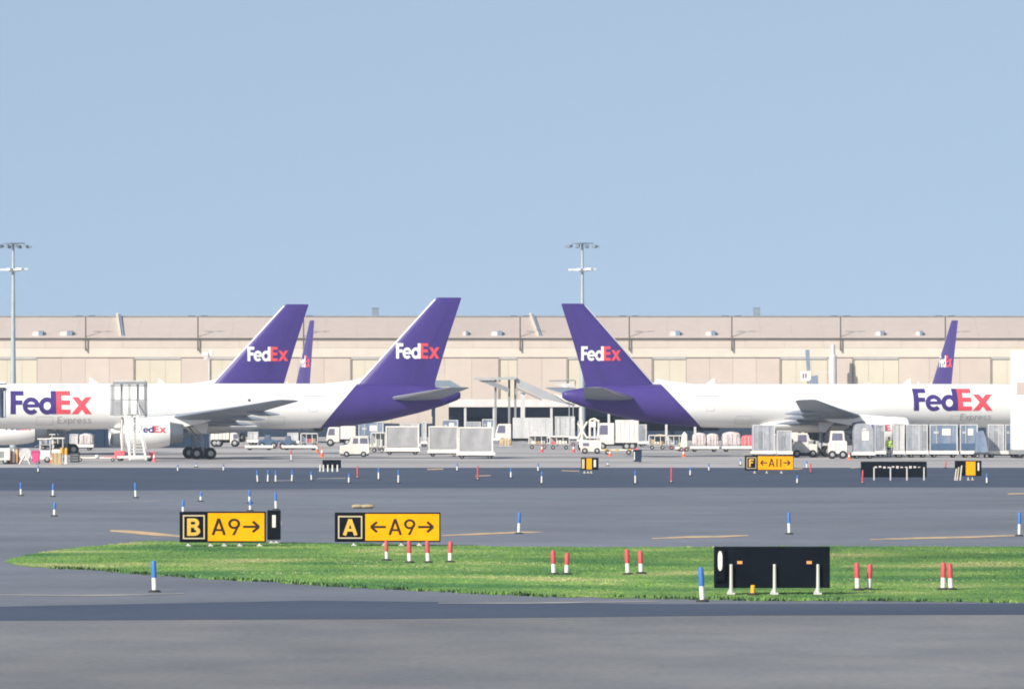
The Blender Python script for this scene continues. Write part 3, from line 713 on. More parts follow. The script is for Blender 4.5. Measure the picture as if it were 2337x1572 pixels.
for px in (1131, 1162, 1176): MB().prism([cxz(px-2.5,866),cxz(px+2.5,866),cxz(px+2.5,1007),cxz(px-2.5,1007)], -.25, .25).build('column', 'steel_grey', cv)
MB().prism([cxz(1188,896),cxz(1198,896),cxz(1198,1007),cxz(1188,1007)], -.5, .5).build('column', 'steel_light', cv)
MB().prism([cxz(1178,862),cxz(1200,872),cxz(1252,896),cxz(1316,920),cxz(1310,927),cxz(1236,908),cxz(1180,880)], -1.0, 1.0).build('gallery', 'gallery_grey', cv)
MB().prism([cxz(1180,884),cxz(1236,910),cxz(1236,914),cxz(1180,889)], -1.05, -.9).build('truss', 'steel_grey', cv)
MB().prism([cxz(1262,898),cxz(1316,912),cxz(1316,924),cxz(1290,916)], -1.4, -1.02).build('chute', 'frame_white', cv)
cf = empty('service_platform', (0, CY-8, 0), 0, 'small railed service platform above the conveyor beside the high mast', 'platform')
def cx2(px, py): return (X(px, CY-8), Z(py, CY-8))
MB().prism([cx2(1254,868),cx2(1312,866),cx2(1312,869),cx2(1254,871)], -.6, .6).build('roof', 'steel_grey', cf)
MB().prism([cx2(1262,877),cx2(1300,874),cx2(1316,884),cx2(1290,884)], -.6, .6).build('deck', 'steel_light', cf)
for px in (1296, 1313): MB().prism([cx2(px-1,868),cx2(px+1,868),cx2(px+1,912),cx2(px-1,912)], -.1, .1).build('post', 'steel_grey', cf)
MB().prism([cx2(1302,884),cx2(1318,890),cx2(1318,892),cx2(1302,887)], -.5, .5).build('handrail', 'steel_grey', cf)
for px in (1299, 1308): MB().prism([cx2(px-1.2,884),cx2(px+1.2,884),cx2(px+1.2,1009),cx2(px-1.2,1009)], .2, .4).build('leg', 'steel_grey', cf)
# stair tower behind left tail
sw = empty('dock_stair', (0, CY, 0), 0, 'dark covered stair sloping down behind the nearest left tail', 'stair')
MB().prism([cxz(990,868),cxz(1028,868),cxz(1056,885),cxz(1040,887),cxz(1022,882),cxz(992,883)], -1, 1).build('roof', 'lamp_dark', sw)
MB().prism([cxz(994,884),cxz(1024,884),cxz(1024,1007),cxz(994,1007)], -.8, .8).build('tower', 'wall_upper', sw)
for j in range(4): MB().prism([cxz(994,855+j*3.4),cxz(1022,855+j*3.4),cxz(1022,856.4+j*3.4),cxz(994,856.4+j*3.4)], -.9, -.7).build('rail', 'door_cream', sw)
for px in (995, 1021): MB().prism([cxz(px-1,854),cxz(px+1,854),cxz(px+1,868),cxz(px-1,868)], -.88, -.72).build('rail_post', 'door_cream', sw)

bf = empty('shade_fence', (0, 628, 0), 0, 'added dark slate fence standing in for shade beneath the left jets', 'fence')  # added dark screen where shade lies beneath the jets
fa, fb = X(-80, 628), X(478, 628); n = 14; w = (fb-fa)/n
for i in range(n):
    MB().prism([(0,.12),(.9,.12),(.25,1.4),(.12,2.5),(.0,2.5)], fa+i*w+.03, fa+(i+1)*w-.03).build('panel', 'navy_shade', bf).data.transform(Matrix(((0,1,0,0),(1,0,0,0),(0,0,1,0),(0,0,0,1))))
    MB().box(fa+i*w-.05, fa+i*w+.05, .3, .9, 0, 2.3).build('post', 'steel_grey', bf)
MB().box(fa, fb, -.1, .95, 0, .118).build('footing', 'shade_base', bf)

# crane boom truck and column behind right jet
D_ = 640.0
def c3(px, py, D=D_): return (X(px, D), Z(py, D))
bt = empty('boom_truck', (0, D_, 0), 0, 'boom truck with raised grey mast showing above the right jet', 'truck')
MB().prism([c3(1838,798),c3(1847,798),c3(1850,852),c3(1842,852)], -.25, .25).build('mast', 'unit_blue', bt)
MB().prism([c3(1830,800),c3(1838,797),c3(1838,803),c3(1833,806),c3(1833,814),c3(1830,814)], -.2, .2).build('boom_tip', 'steel_light', bt)
MB().prism([c3(1826,848),c3(1850,846),c3(1850,866),c3(1828,870)], -.5, .5).build('bucket', 'frame_white', bt)
for px in (1831, 1837): MB().prism([c3(px,852),c3(px+2.5,852),c3(px+2.5,862),c3(px,862)], -.56, -.51).build('window', 'glass_tint', bt)
MB().prism([c3(1850,858),c3(1866,856),c3(1868,905),c3(1850,905)], -.8, .8).build('cab', 'unit_blue', bt)
MB().prism([c3(1842,870),c3(1850,870),c3(1856,980),c3(1848,980)], -.3, .3).build('lower_boom', 'steel_grey', bt)
MB().prism([c3(1780,975),c3(1890,975),c3(1890,1006),c3(1780,1006)], -1.2, 1.2).build('chassis', 'vehicle_white', bt, bevel=.08)
for px in (1800, 1868):
    for y in (-1.1, 1.1): wheel(bt, (X(px, D_), y, .5), .5, .3)
xs = X(1901, BY-3); sk = empty('grey_column', (xs, BY-3, 0), 0, 'tall grey-brown column against the terminal above the right jet', 'stack')
MB().lathe_z([(0,.5),(Z(812,BY-3),.5),(Z(808,BY-3),.28)], n=14).build('shaft', 'steel_light', sk, True)  # grey column with a narrower top before the terminal wall
MB().lathe_z([(Z(808,BY-3),.3),(Z(786,BY-3),.26)], n=12).build('upper_shaft', 'steel_light', sk, True)
MB().box(-2.1, -.3, -.1, .1, Z(850,BY-3), Z(848,BY-3)).build('stay', 'steel_light', sk)
# camera pole near second tail
xs = X(477, 700); cp_ = empty('camera_pole', (xs, 700, 0), 0, 'thin pole with pale camera boxes left of the second tail', 'pole')
MB().cyl((0,0,0),(0,0,Z(806,700)),.09,.07,8).build('pole', 'steel_light', cp_)
MB().box(-.75,-.1,-.3,.3,Z(812,700),Z(804,700)).build('camera_box', 'frame_white', cp_, bevel=.04); MB().box(.05,.4,-.3,.3,Z(812,700),Z(799,700)).build('camera_box', 'frame_white', cp_, bevel=.04)
MB().box(-.6,-.15,-.2,.2,Z(821,700),Z(815,700)).build('junction_box', 'steel_light', cp_)

# ================================================================== GROUND SUPPORT EQUIPMENT
def dolly(px0, px1, D, lab, mat='dolly_grey', deck=.52, depth=2.1, group='pallet dollies'):
    xa, xb = X(px0, D), X(px1, D); L = xb-xa
    u = empty('dolly', ((xa+xb)/2, D, 0), 0, lab, 'dolly', group); h = L/2
    MB().box(-h, h, -depth/2, depth/2, deck-.14, deck).build('deck', mat, u, bevel=.02)
    MB().box(-h, h, -depth/2-.05, -depth/2-.005, deck-.2, deck+.05).build('side_rail', 'frame_white', u)
    MB().box(-h+.1, h-.1, -.4, .4, deck-.3, deck-.143).build('chassis', 'vehicle_black', u)
    MB().cyl((-h, 0, .34), (-h-.7, 0, .30), .04, n=6).build('tow_bar', mat, u)
    for sx in (-1, 1):
        for sy in (-1, 1): wheel(u, (sx*(h-.45), sy*(depth/2-.25), .19), .19, .13)
    return u
def container(px0, px1, yt, D, lab, style='silver', deck=.53, depth=2.0, seed=0, group='air cargo containers'):
    xa, xb = X(px0, D), X(px1, D); h = (xb-xa)/2 - .02; H = Z(yt, D) - deck; rnd = random.Random(seed + px0)
    u = empty('cargo_container', ((xa+xb)/2, D, deck), 0, lab, 'container', group); d = depth/2
    if style == 'curtain':
        MB().box(-h, h, -d, d, .1, H).build('shell', 'alu_light', u, bevel=.03)
        q = MB(); n = 18
        vs = [];
        for r_ in range(7):
            for i in range(n+1):
                t = i/n; vs.append((-h+.14+(2*h-.28)*t, -d-.03-.035*math.sin(t*11+rnd.random()*.5)*math.sin(math.pi*r_/6)-.02*rnd.random(), .2+(H-.32)*r_/6))
        q.add(vs, [(r_*(n+1)+i, r_*(n+1)+i+1, (r_+1)*(n+1)+i+1, (r_+1)*(n+1)+i) for r_ in range(6) for i in range(n)])
        q.build('curtain', 'curtain_grey', u, True)
        fm = 'frame_white'
    elif style == 'contour':
        pts = [(-h,.1),(h,.1)] + [(h*math.copysign(abs(math.cos(a))**.45, math.cos(a)), .1+(H-.1)*(.62+.38*math.sin(a)**.8)) for a in [math.pi*i/14 for i in range(15)]]
        MB().prism(pts, -d, d).build('shell', 'aluminium', u, True); fm = None
        MB().box(-h*.15, h*.55, -d-.03, -d-.004, H*.42, H*.74).build('placard', 'placard', u)
        MB().box(-h*.1, h*.3, -d-.03, -d-.004, H*.78, H*.83).build('placard', 'placard', u)
        MB().box(-h-.03, h+.03, -d-.03, d+.03, 0, .098).build('base_pallet', 'alu_light', u)
    else:
        body = {'silver':'aluminium','blue':'uld_blue','light':'alu_light'}[style]
        c = min(.45, h*.4)
        MB().prism([(-h,.1),(h,.1),(h,H-.0),(-h,H)], -d, d).build('shell', body, u, bevel=.03)
        fm = 'alu_light'
        n = max(2, round(2*h/.55))
        for i in range(1, n):
            if style != 'blue' or i % 2: MB().box(-h+2*h*i/n-.03, -h+2*h*i/n+.03, -d-.04, -d-.003, .16, H-.12).build('rib', 'alu_light' if rnd.random() < .7 else 'steel_grey', u)
        if style == 'blue':
            MB().box(-h*.1, h*.5, -d-.045, -d-.006, H*.60, H*.84).build('placard', 'placard', u)
            MB().box(-h+.12, h-.12, -d-.05, -d-.046, .16, H*.30).build('kick_panel', 'tug_blue', u)
            MB().box(-h*.7, -h*.35, -d-.05, -d-.046, H*.66, H*.74).build('stencil', 'alu_light', u)
        if style == 'silver' and rnd.random() < .6:
            a = rnd.uniform(-.6, .1)*h; MB().box(a, a+.32, -d-.05, -d-.006, .35, H*.75).build('door_slot', 'steel_grey', u)
    if fm:
        for a in (-h, h-.1): MB().box(a, a+.1, -d-.05, -d-.002, .1, H).build('frame_post', fm, u)
        MB().box(-h+.102, h-.102, -d-.05, -d-.002, H-.1, H).build('frame_rail', fm, u)
        MB().box(-h-.04, h+.04, -d-.06, d+.04, 0, .098).build('base_pallet', 'frame_white' if style == 'curtain' else 'alu_light', u)
    return u
def wrapped(px0, px1, yt, D, lab, deck=.53, mat='wrap', seed=1):
    xa, xb = X(px0, D), X(px1, D); h = (xb-xa)/2-.03; H = Z(yt, D)-deck; rnd = random.Random(seed+px0)
    u = empty('wrapped_pallet', ((xa+xb)/2, D, deck), 0, lab, 'pallet', 'wrapped cargo pallets')
    bm = bmesh.new(); bmesh.ops.create_cube(bm, size=2); bmesh.ops.subdivide_edges(bm, edges=bm.edges, cuts=7, use_grid_fill=True)
    for v in bm.verts:
        f = 1-.10*max(0, v.co.z)**3
        v.co = Vector((v.co.x*h*f+rnd.uniform(-.05,.05), v.co.y*.95*f+rnd.uniform(-.05,.05), .1+(v.co.z+1)/2*(H-.14)*(1-.12*(v.co.x**2)*max(0,v.co.z))+rnd.uniform(-.03,.03)))
    for f in bm.faces: f.smooth = True
    me = bpy.data.meshes.new('load'); bm.to_mesh(me); bm.free(); me.materials.append(MATS[mat]); link('load', me, u)
    MB().box(-h-.05, h+.05, -1, 1, 0, .09).build('base_pallet', 'alu_light', u)
    q = MB()
    for t in (-.5, 0, .5): q.box(h*t-.02, h*t+.02, -1.03, -1.0, .1, H*.85)
    q.build('net_strap', 'frame_white', u)
    return u

# grey curtain containers by the left tail
container(880, 957, 972, 556, 'grey curtain-sided container left of the trio under the left tail', 'curtain'); dolly(878, 959, 556, 'dolly under the leftmost of the three grey curtain-sided containers')
container(978, 1046, 972, 540, 'middle grey curtain-sided container, partly behind its right neighbour', 'curtain'); dolly(976, 1048, 540, 'dolly under the middle grey curtain-sided container')
container(1046, 1126, 974, 521, 'large nearest grey curtain-sided container right of the left tail', 'curtain'); dolly(1042, 1130, 521, 'dolly under the nearest large grey curtain-sided container')
container(818, 876, 962, 600, 'grey container behind the small white pickup under the left tail', 'blue', deck=.53); dolly(816, 878, 600, 'dolly under the grey container behind the small white pickup')
container(912, 958, 966, 610, 'pale container peeking over the left curtain-sided container', 'light'); dolly(910, 960, 610, 'dolly behind the leftmost curtain-sided container')
container(962, 974, 962, 640, 'narrow pinkish container between two curtain-sided containers', 'light'); dolly(960, 976, 640, 'short dolly under the narrow container between curtain-sided ones')

# vehicles ----------------------------------------------------------
def car(name, label, cat, px0, px1, yt, D, prof_, face=-1, width=1.7, body='vehicle_white', wins=(), wheels=(.2,.8), wr=.32, front=None, extra=None):
    xa, xb = X(px0, D), X(px1, D); L = xb-xa; H = Z(yt, D)
    u = empty(name, ((xa+xb)/2, D, 0), 0, label, cat)
    fx = (lambda t: -L/2+L*t) if face < 0 else (lambda t: L/2-L*t)
    MB().prism([(fx(t), H*z) for t, z in prof_], -width/2, width/2).build('body', body, u, bevel=.05)
    for w in wins:
        for s in (-1, 1):
            MB().prism([(fx(t), H*z) for t, z in w], s*(width/2+.004), s*(width/2+.02)).build('window', 'glass_tint', u)
    for t in wheels:
        for s in (-1, 1): wheel(u, (fx(t), s*(width/2-.08), wr), wr, .24)
    MB().box(min(fx(-.015), fx(.01)), max(fx(-.015), fx(.01)), -width/2+.05, width/2-.05, H*.16, H*.27).build('bumper', 'vehicle_black', u)
    for s in (-.7, .7): MB().cyl((fx(.0), s*width/2, H*.42), (fx(-.012), s*width/2, H*.42), .09, n=10).build('headlight', 'glass_tint', u)
    MB().box(-L*.46, L*.46, -width/2+.12, width/2-.12, .12, H*.16+.02).build('sill', 'vehicle_black', u)
    for s in (-1, 1):
        MB().box(fx(.645)-.012, fx(.645)+.012, s*(width/2+.003)-.004, s*(width/2+.003)+.004, H*.2, H*.6).build('door_gap', 'steel_grey', u)
        MB().box(min(fx(.99),fx(1.008)), max(fx(.99),fx(1.008)), s*width*.38-.06, s*width*.38+.06, H*.36, H*.46).build('tail_light', 'marker_red', u)
    if extra: extra(u, fx, H, width)
    return u
jeep = [(0,.18),(.02,.55),(.30,.62),(.40,.97),(.44,1.0),(.95,1.0),(.99,.6),(1,.2),(.9,.14),(.1,.14)]
def pickup_extra(u, fx, H, w):
    MB().prism([(fx(.295),H*.66),(fx(.385),H*.94),(fx(.372),H*.95),(fx(.28),H*.66)], -w/2+.1, w/2-.1).build('windscreen', 'glass_tint', u)
    MB().box(min(fx(.1),fx(.2)), max(fx(.1),fx(.2)), -.3, .3, H*.585, H*.63).build('beacon', 'tug_blue', u)
    MB().box(min(fx(.38),fx(.97)), max(fx(.38),fx(.97)), -w/2-.02, w/2+.02, H*1.0, H*1.035).build('roof', 'vehicle_white', u, bevel=.02)
car('utility_vehicle', 'small white boxy utility vehicle facing left under the left tail', 'vehicle', 775, 844, 996, 537, jeep, -1, 1.7,
    wins=([(.44,.66),(.46,.93),(.62,.93),(.62,.66)], [(.68,.66),(.68,.93),(.92,.93),(.94,.66)]), wheels=(.24,.80), wr=.26, extra=pickup_extra)
truck = [(0,.2),(0,.5),(.05,.93),(.1,1),(.98,1),(1,.2)]
def box_truck(label, px0, px1, yt, D, face=-1, box='vehicle_white', cab=.3, low=.8):
    xa, xb = X(px0, D), X(px1, D); L = xb-xa; H = Z(yt, D); w = 2.3
    u = empty('box_truck', ((xa+xb)/2, D, 0), 0, label, 'truck', 'trucks on the apron')
    fx = (lambda t: -L/2+L*t) if face < 0 else (lambda t: L/2-L*t)
    MB().prism([(fx(t*cab), H*low*z) for t, z in [(0,.22),(0,.55),(.14,.94),(.22,1),(1,1),(1,.22)]], -w/2+.05, w/2-.05).build('cab', 'vehicle_white', u, bevel=.06)
    for s in (-1, 1): MB().prism([(fx(t*cab), H*low*z) for t, z in [(.08,.58),(.2,.92),(.62,.92),(.62,.58)]], s*(w/2-.045), s*(w/2-.025)).build('window', 'glass_tint', u)
    MB().prism([(fx(.0*cab)-.0, H*low*.58),(fx(.125*cab), H*low*.91),(fx(.105*cab), H*low*.92),(fx(-.02*cab), H*low*.58)], -w/2+.2, w/2-.2).build('windscreen', 'glass_tint', u)
    b = MB().box(min(fx(cab+.03),fx(1)), max(fx(cab+.03),fx(1)), -w/2, w/2, .75, H).build('cargo_box', box, u, bevel=.04)
    for i in range(1, 5):
        a = fx(cab+.03+(1-cab-.03)*i/5); MB().box(a-.03, a+.03, -w/2-.03, -w/2-.003, .8, H-.06).build('rib', 'steel_light', b)
    MB().box(min(fx(.05),fx(.98)), max(fx(.05),fx(.98)), -.5, .5, .45, .745).build('chassis', 'vehicle_black', u)
    for t in (.13, .72, .86):
        for s in (-1, 1): wheel(u, (fx(t), s*(w/2-.18), .42), .42, .28)
    return u
box_truck('white cab truck with pale box behind the curtain-sided containers', 1131, 1262, 953, 660, -1, 'alu_light', .27, .78)
container(1266, 1312, 950, 650, 'pale grey tall container beside the white cab truck', 'light', deck=1.0)
dl = dolly(1262, 1318, 650, 'white raised transporter under the tall pale container', 'frame_white', deck=.98)
box_truck('white truck behind the small white utility vehicle under the left tail', 746, 812, 972, 648, -1, 'vehicle_white', .45, .95)
box_truck('white truck seen beneath the belly of the nearest left jet', 482, 545, 984, 640, 1, 'vehicle_white', .3, .9)
box_truck('white box truck under the stabiliser of the right jet', 1362, 1456, 958, 600, -1, 'vehicle_white', .42, .9)

# low blue tugs and red dollies beneath the left jet's belly
tug = [(0,.2),(0,.62),(.3,.68),(.34,1),(.62,1),(.66,.66),(1,.6),(1,.2)]
car('baggage_tug', 'dark blue low baggage tug beneath the left jet, left of two', 'tug', 590, 634, 992, 620, tug, -1, 1.4, 'tug_blue', wins=([(.36,.7),(.38,.94),(.58,.94),(.6,.7)],), wr=.34)
car('baggage_tug', 'dark blue low baggage tug beneath the left jet, right of two', 'tug', 638, 676, 994, 612, tug, 1, 1.4, 'tug_blue', wins=([(.36,.7),(.38,.94),(.58,.94),(.6,.7)],), wr=.34)
dolly(560, 624, 604, 'empty red flat dolly under the left jet behind its main wheels', 'dolly_red', .42, group='empty red dollies')
dolly(644, 726, 604, 'empty red flat dolly under the left jet belly aft of the tugs', 'dolly_red', .42, group='empty red dollies')
container(566, 590, 985, 660, 'small pale container between white truck and blue tugs under the belly', 'light'); dolly(564, 592, 660, 'dolly under the small pale container below the belly')
container(656, 682, 987, 650, 'pale container behind the right dark blue tug', 'light'); dolly(654, 684, 650, 'dolly behind the right dark blue tug')
# under left jet front
container(160, 180, 990, 600, 'small pale crate container under the left jet lettering', 'light'); dolly(158, 215, 600, 'dark red dolly under the left jet lettering', 'dolly_red', group='empty red dollies')
wrapped(182, 214, 988, 600, 'wrapped pallet under the left jet beside the small pale crate')

# passenger/maintenance stairs ------------------------------------------------
D_ = 504.0
st = empty('maintenance_stair', (X(292, D_), D_, 0), 0, 'tall white mobile stair with railed cage leaning at the left jet wing root', 'stair')
def sx(px): return X(px, D_) - X(292, D_)
def sz(py): return Z(py, D_)
x0, x1, zt_, zb_ = sx(252), sx(333), sz(870), sz(948)
ca = MB().box(x0, x1, -.1, 1.6, zb_-.12, zb_).build('platform', 'steel_light', st)
def rod(o, name, a, b, r, mat): return MB().cyl(a, b, r, n=8).build(name, mat, o)
zc_ = sz(876)
rf_ = MB().box(sx(258), x1, -.15, 1.65, sz(877), sz(871)).build('canopy', 'steel_grey', st)
MB().box(sx(262), x1-.1, -.1, 1.6, sz(870.5), sz(868)).build('canopy_rail', 'steel_light', rf_)
for px in (253, 258, 276, 294, 297, 313, 329, 333):
    for y in (0, 1.5):
        if px in (294, 297) and y: continue
        rod(st, 'cage_post', (sx(px), y, zb_), (sx(px), y, sz(877)), .035 if px not in (276, 313) else .05, 'steel_grey')
for py in (912, 947, 880):
    for y in (0, 1.5): rod(st, 'cage_rail', (x0, y, sz(py)), (x1, y, sz(py)), .04, 'steel_grey')
for a, b in ((258, 276), (313, 330)):
    MB().box(sx(a), sx(b), -.02, .02, sz(945), sz(914)).build('kick_panel', 'curtain_grey', st)
for px in (278, 306):      # straight legs
    rod(st, 'leg', (sx(px), 1.2, .25), (sx(px), 1.2, zb_-.1), .07, 'frame_white'); rod(st, 'leg', (sx(px), .2, .25), (sx(px), .2, zb_-.1), .07, 'frame_white')
# stair flight toward the camera and down to the right
for px_t, px_b in ((286, 304), (315, 340)):
    rod(st, 'stringer', (sx(px_t), -.1, sz(948)), (sx(px_b), -3.6, sz(1052)+.1), .10, 'frame_white')
    rod(st, 'handrail', (sx(px_t), -.1, sz(920)), (sx(px_b), -3.6, sz(1024)), .045, 'steel_light')
for i in range(14):
    t = (i+.5)/14; y = -.1-3.5*t; z = sz(948)+(sz(1052)-sz(948)+.1)*t
    MB().box(sx(286)+(sx(304)-sx(286))*t, sx(315)+(sx(340)-sx(315))*t, y-.12, y+.12, z-.03, z+.03).build('tread', 'steel_light', st)
MB().box(sx(268), sx(345), -.6, 1.8, .22, .42).build('chassis', 'frame_white', st, bevel=.04)
MB().box(sx(262), sx(286), -.5, .3, .2, .85).build('motor_box', 'pink_red', st, bevel=.06)
MB().box(sx(340), sx(352), -.5, .3, .2, .75).build('battery_box', 'pink_red', st, bevel=.06)
for px in (274, 340):
    for y in (-.4, 1.6): wheel(st, (sx(px), y, .22), .22, .14)
# white chocks / towbar between clutter and stair
tb = empty('tow_bar', (X(220, 500), 500, 0), 0, 'white and red tow bar lying on the apron left of the stair', 'tow bar')
MB().cyl((-1.4,0,.3),(1.5,0,.3),.07,n=8).build('bar', 'frame_white', tb); MB().cyl((.6,0,.36),(1.5,0,.36),.06,n=8).build('sleeve', 'pink_red', tb)
MB().box(-.1,.15,-.2,.2,.32,.55).build('hitch', 'frame_white', tb, bevel=.03)
for x in (-1.3, 1.35): wheel(tb, (x, -.2, .16), .16, .1)

# left clutter (near edge of the apron)
D_ = 482.0
def ctr(px, D=482.0): return (X(px, D), D, 0)
c = empty('ground_power_cart', ctr(5), 0, 'cream ground power cart cut by the left edge of the frame', 'cart')
MB().box(-1.6,.68,-.7,.7,.3,1.25).build('housing', 'vehicle_white', c, bevel=.06); MB().box(-1.2,.2,-.72,-.703,.5,1.0).build('louvre', 'steel_grey', c)
for x in (-1.2,.3):
    for y in (-.6,.6): wheel(c, (x,y,.25), .25, .16)
c = empty('gas_bottle_rack', ctr(31), 0, 'rack of orange and white striped bottles beside the cream power cart', 'rack')
for i, mt in enumerate(('cone_orange','frame_white','reflector_orange')):
    MB().lathe_z([(.1,.0),(.1,.12),(1.0,.12),(1.12,.05),(1.2,.05)], -.26+.26*i, 0, 12).build('bottle', mt, c, True)
MB().box(-.45,.45,-.2,.2,0,.1).build('base', 'vehicle_black', c); MB().box(-.45,.45,.14,.18,.1,1.0).build('back_frame', 'steel_grey', c)
c = empty('hose_reel_cart', ctr(58), 0, 'pale hose reel cart with large grey drum left of the magenta bin', 'cart')
q = MB().cyl((0,-.3,.78),(0,.3,.78),.42,n=20).build('drum', 'curtain_grey', c, True); MB().cyl((0,-.34,.78),(0,-.301,.78),.48,n=20).build('flange', 'alu_light', q); MB().cyl((0,.301,.78),(0,.34,.78),.48,n=20).build('flange', 'alu_light', q)
for s in (-1,1):
    for a in (-.45,.4): rod(c, 'leg', (a, s*.36, 0), (0, s*.36, .78), .05, 'frame_white')
c = empty('refuse_bin', ctr(82), 0, 'magenta wheeled refuse bin on the apron at lower left', 'bin')
MB().prism([(-.24,.1),(.24,.1),(.33,.95),(-.33,.95)], -.3, .3).build('body', 'magenta', c, bevel=.04); MB().prism([(-.36,.952),(.36,.952),(.3,1.06),(-.3,1.06)], -.34, .34).build('lid', 'magenta', c, bevel=.03)
for s in (-.3,.3): wheel(c, (.18,s,.12), .12, .07)
# pale tow tractors (two) standing behind
def tractor(px, D, lab, w=1.5, h=1.35, top=True):
    u = empty('tow_tractor', ctr(px, D), 0, lab, 'tractor', 'pale tow tractors at lower left')
    MB().prism([(-.8,.25),(-.8,.8),(-.2,.86),(-.1,1.0),(.75,1.0),(.8,.25)], -.6, .6).build('body', 'vehicle_white', u, bevel=.06)
    MB().box(.1,.62,-.45,.45,1.003,1.12).build('seat', 'vehicle_black', u, bevel=.04)
    rod(u, 'steering_column', (-.12,0,.95), (.08,0,1.32), .03, 'vehicle_black'); MB().cyl((.06,0,1.3),(.09,0,1.35),.2,n=14).build('steering_wheel', 'vehicle_black', u)
    if top:
        for x in (-.1,.72):
            for y in (-.52,.52): rod(u, 'roof_post', (x,y,.98), (x,y,1.85), .03, 'frame_white')
        MB().box(-.3,.85,-.62,.62,1.85,1.95).build('roof', 'frame_white', u, bevel=.03)
    for x in (-.5,.5):
        for y in (-.5,.5): wheel(u, (x,y,.28), .28, .2)
    MB().box(-.88,-.802,-.5,.5,.3,.5).build('bumper', 'vehicle_black', u); return u
tractor(95, 492, 'pale tow tractor with roof left of the tan crate, lower left'); tractor(124, 500, 'pale tow tractor with roof behind the tan crate, lower left')
c = empty('wooden_crate', ctr(130, 478), 0, 'tall tan wooden crate standing on the apron at lower left', 'crate')
MB().box(-.36,.36,-.4,.4,.08,.92).build('box', 'tan_box', c)
for x in (-.36,-.05,.26): MB().box(x,x+.1,-.44,-.402,.08,.92).build('slat', 'sand', c)
MB().box(-.42,.42,-.45,.45,0,.078).build('skid', 'sand', c)
for px, l in ((141,'yellow and white bollard nearest the tan crate'), (151,'yellow and white bollard between the tan crate and the black bin')):
    c = empty('bollard', ctr(px, 484), 0, l, 'bollard', 'yellow bollards at lower left')
    MB().lathe_z([(0,.16),(.05,.16),(.06,.11),(.7,.11)], n=12).build('post', 'frame_white', c, True); MB().lathe_z([(.702,.115),(1.2,.115),(1.26,.06)], n=12).build('sleeve', 'marker_yellow', c, True)
c = empty('equipment_bin', ctr(171, 490), 0, 'black slatted equipment bin right of the yellow bollards', 'bin')
MB().box(-.36,.36,-.4,.4,.06,.82).build('body', 'vehicle_black', c, bevel=.03)
for z in (.2,.4,.6): MB().box(-.28,.28,-.43,-.402,z,z+.06).build('slat', 'steel_grey', c)
MB().box(-.39,.39,-.43,.43,.822,.88).build('lid', 'sign_black', c)

# traffic cones
def cone(px, yb, lab, h=.7, mat='cone_orange'):
    p = gp(px, yb); c = empty('traffic_cone', p, 0, lab, 'cone', 'traffic cones on the apron')
    MB().box(-.2,.2,-.2,.2,0,.04).build('base', mat, c); MB().lathe_z([(.041,.15),(h*.4,.105)], n=14).build('lower_body', mat, c, True)
    MB().lathe_z([(h*.4,.106),(h*.66,.066)], n=14).build('band', 'frame_white', c, True); MB().lathe_z([(h*.66,.065),(h,.025)], n=14).build('upper_body', mat, c, True)
cone(735, 1043, 'orange and white cone in front of the left jet tail', .95); cone(724, 1033, 'orange and white cone just behind the one before the left tail', .9)
cone(1237, 1032, 'red and white cone before the white cab truck, left of two', .8, 'marker_red'); cone(1309, 1032, 'red and white cone before the tall pale container, right of two', .8, 'marker_red')
cone(352, 1054, 'red and white cone at the foot of the mobile stair', .9, 'pink_red')
# belt loader / loader under right tail
D_ = 590.0
ld = empty('container_loader', (X(1345, D_), D_, 0), 0, 'white container loader with raised frames under the right jet tail', 'loader')
def lx(px): return X(px, D_)-X(1345, D_)
def lz(py): return Z(py, D_)
MB().box(lx(1322), lx(1372), -1.2, 1.2, .35, lz(1004)).build('chassis', 'frame_white', ld, bevel=.05)
for px in (1328, 1346, 1357, 1366):
    rod(ld, 'guide_post', (lx(px), -1, .5), (lx(px), -1, lz(958)), .1, 'frame_white')
for a, b in (((1318,965),(1340,1000)), ((1340,962),(1318,1000)), ((1346,958),(1357,955)), ((1357,955),(1366,962))):
    rod(ld, 'brace', (lx(a[0]), -1.05, lz(a[1])), (lx(b[0]), -1.05, lz(b[1])), .09, 'placard')
rod(ld, 'mast', (lx(1326), -.9, .5), (lx(1326), -.9, lz(930)), .1, 'frame_white')
MB().box(lx(1344), lx(1360), -1.15, .9, lz(975), lz(962)).build('control_cabin', 'frame_white', ld, bevel=.05)
MB().box(lx(1340), lx(1375), -1.3, 1.2, lz(1000), lz(995)).build('deck', 'alu_light', ld)
for px in (1328, 1364):
    for y in (-1,1): wheel(ld, (lx(px), y, .4), .4, .25)
car('pushback_tug', 'white low tug in front of the container loader under the right tail', 'tug', 1325, 1372, 1006, 566, [(0,.15),(0,.9),(.1,1),(.9,1),(1,.9),(1,.15)], -1, 1.8, wins=([(.1,.62),(.1,.85),(.4,.85),(.4,.62)],), wr=.28)
tb = empty('tow_bar', (X(1412, 556), 556, 0), 0, 'cream tow bar on wheels right of the white low tug', 'tow bar')
MB().cyl((-1.7,0,.42),(1.6,0,.42),.08,n=8).build('bar', 'placard', tb)
for x in (-1.2, -.2, 1.0): MB().box(x-.12,x+.12,-.12,.12,.32,.55).build('clamp', 'sign_gold', tb)
for x in (-1.0,.9): wheel(tb, (x,-.25,.24), .24, .12)
MB().cyl((1.6,-.06,.42),(1.6,.06,.42),.2,n=12).build('tow_eye', 'pink_red', tb)
c = empty('equipment_bin', ctr(1455, 494), 0, 'dark blue-black bin standing alone at the apron edge, middle', 'bin')
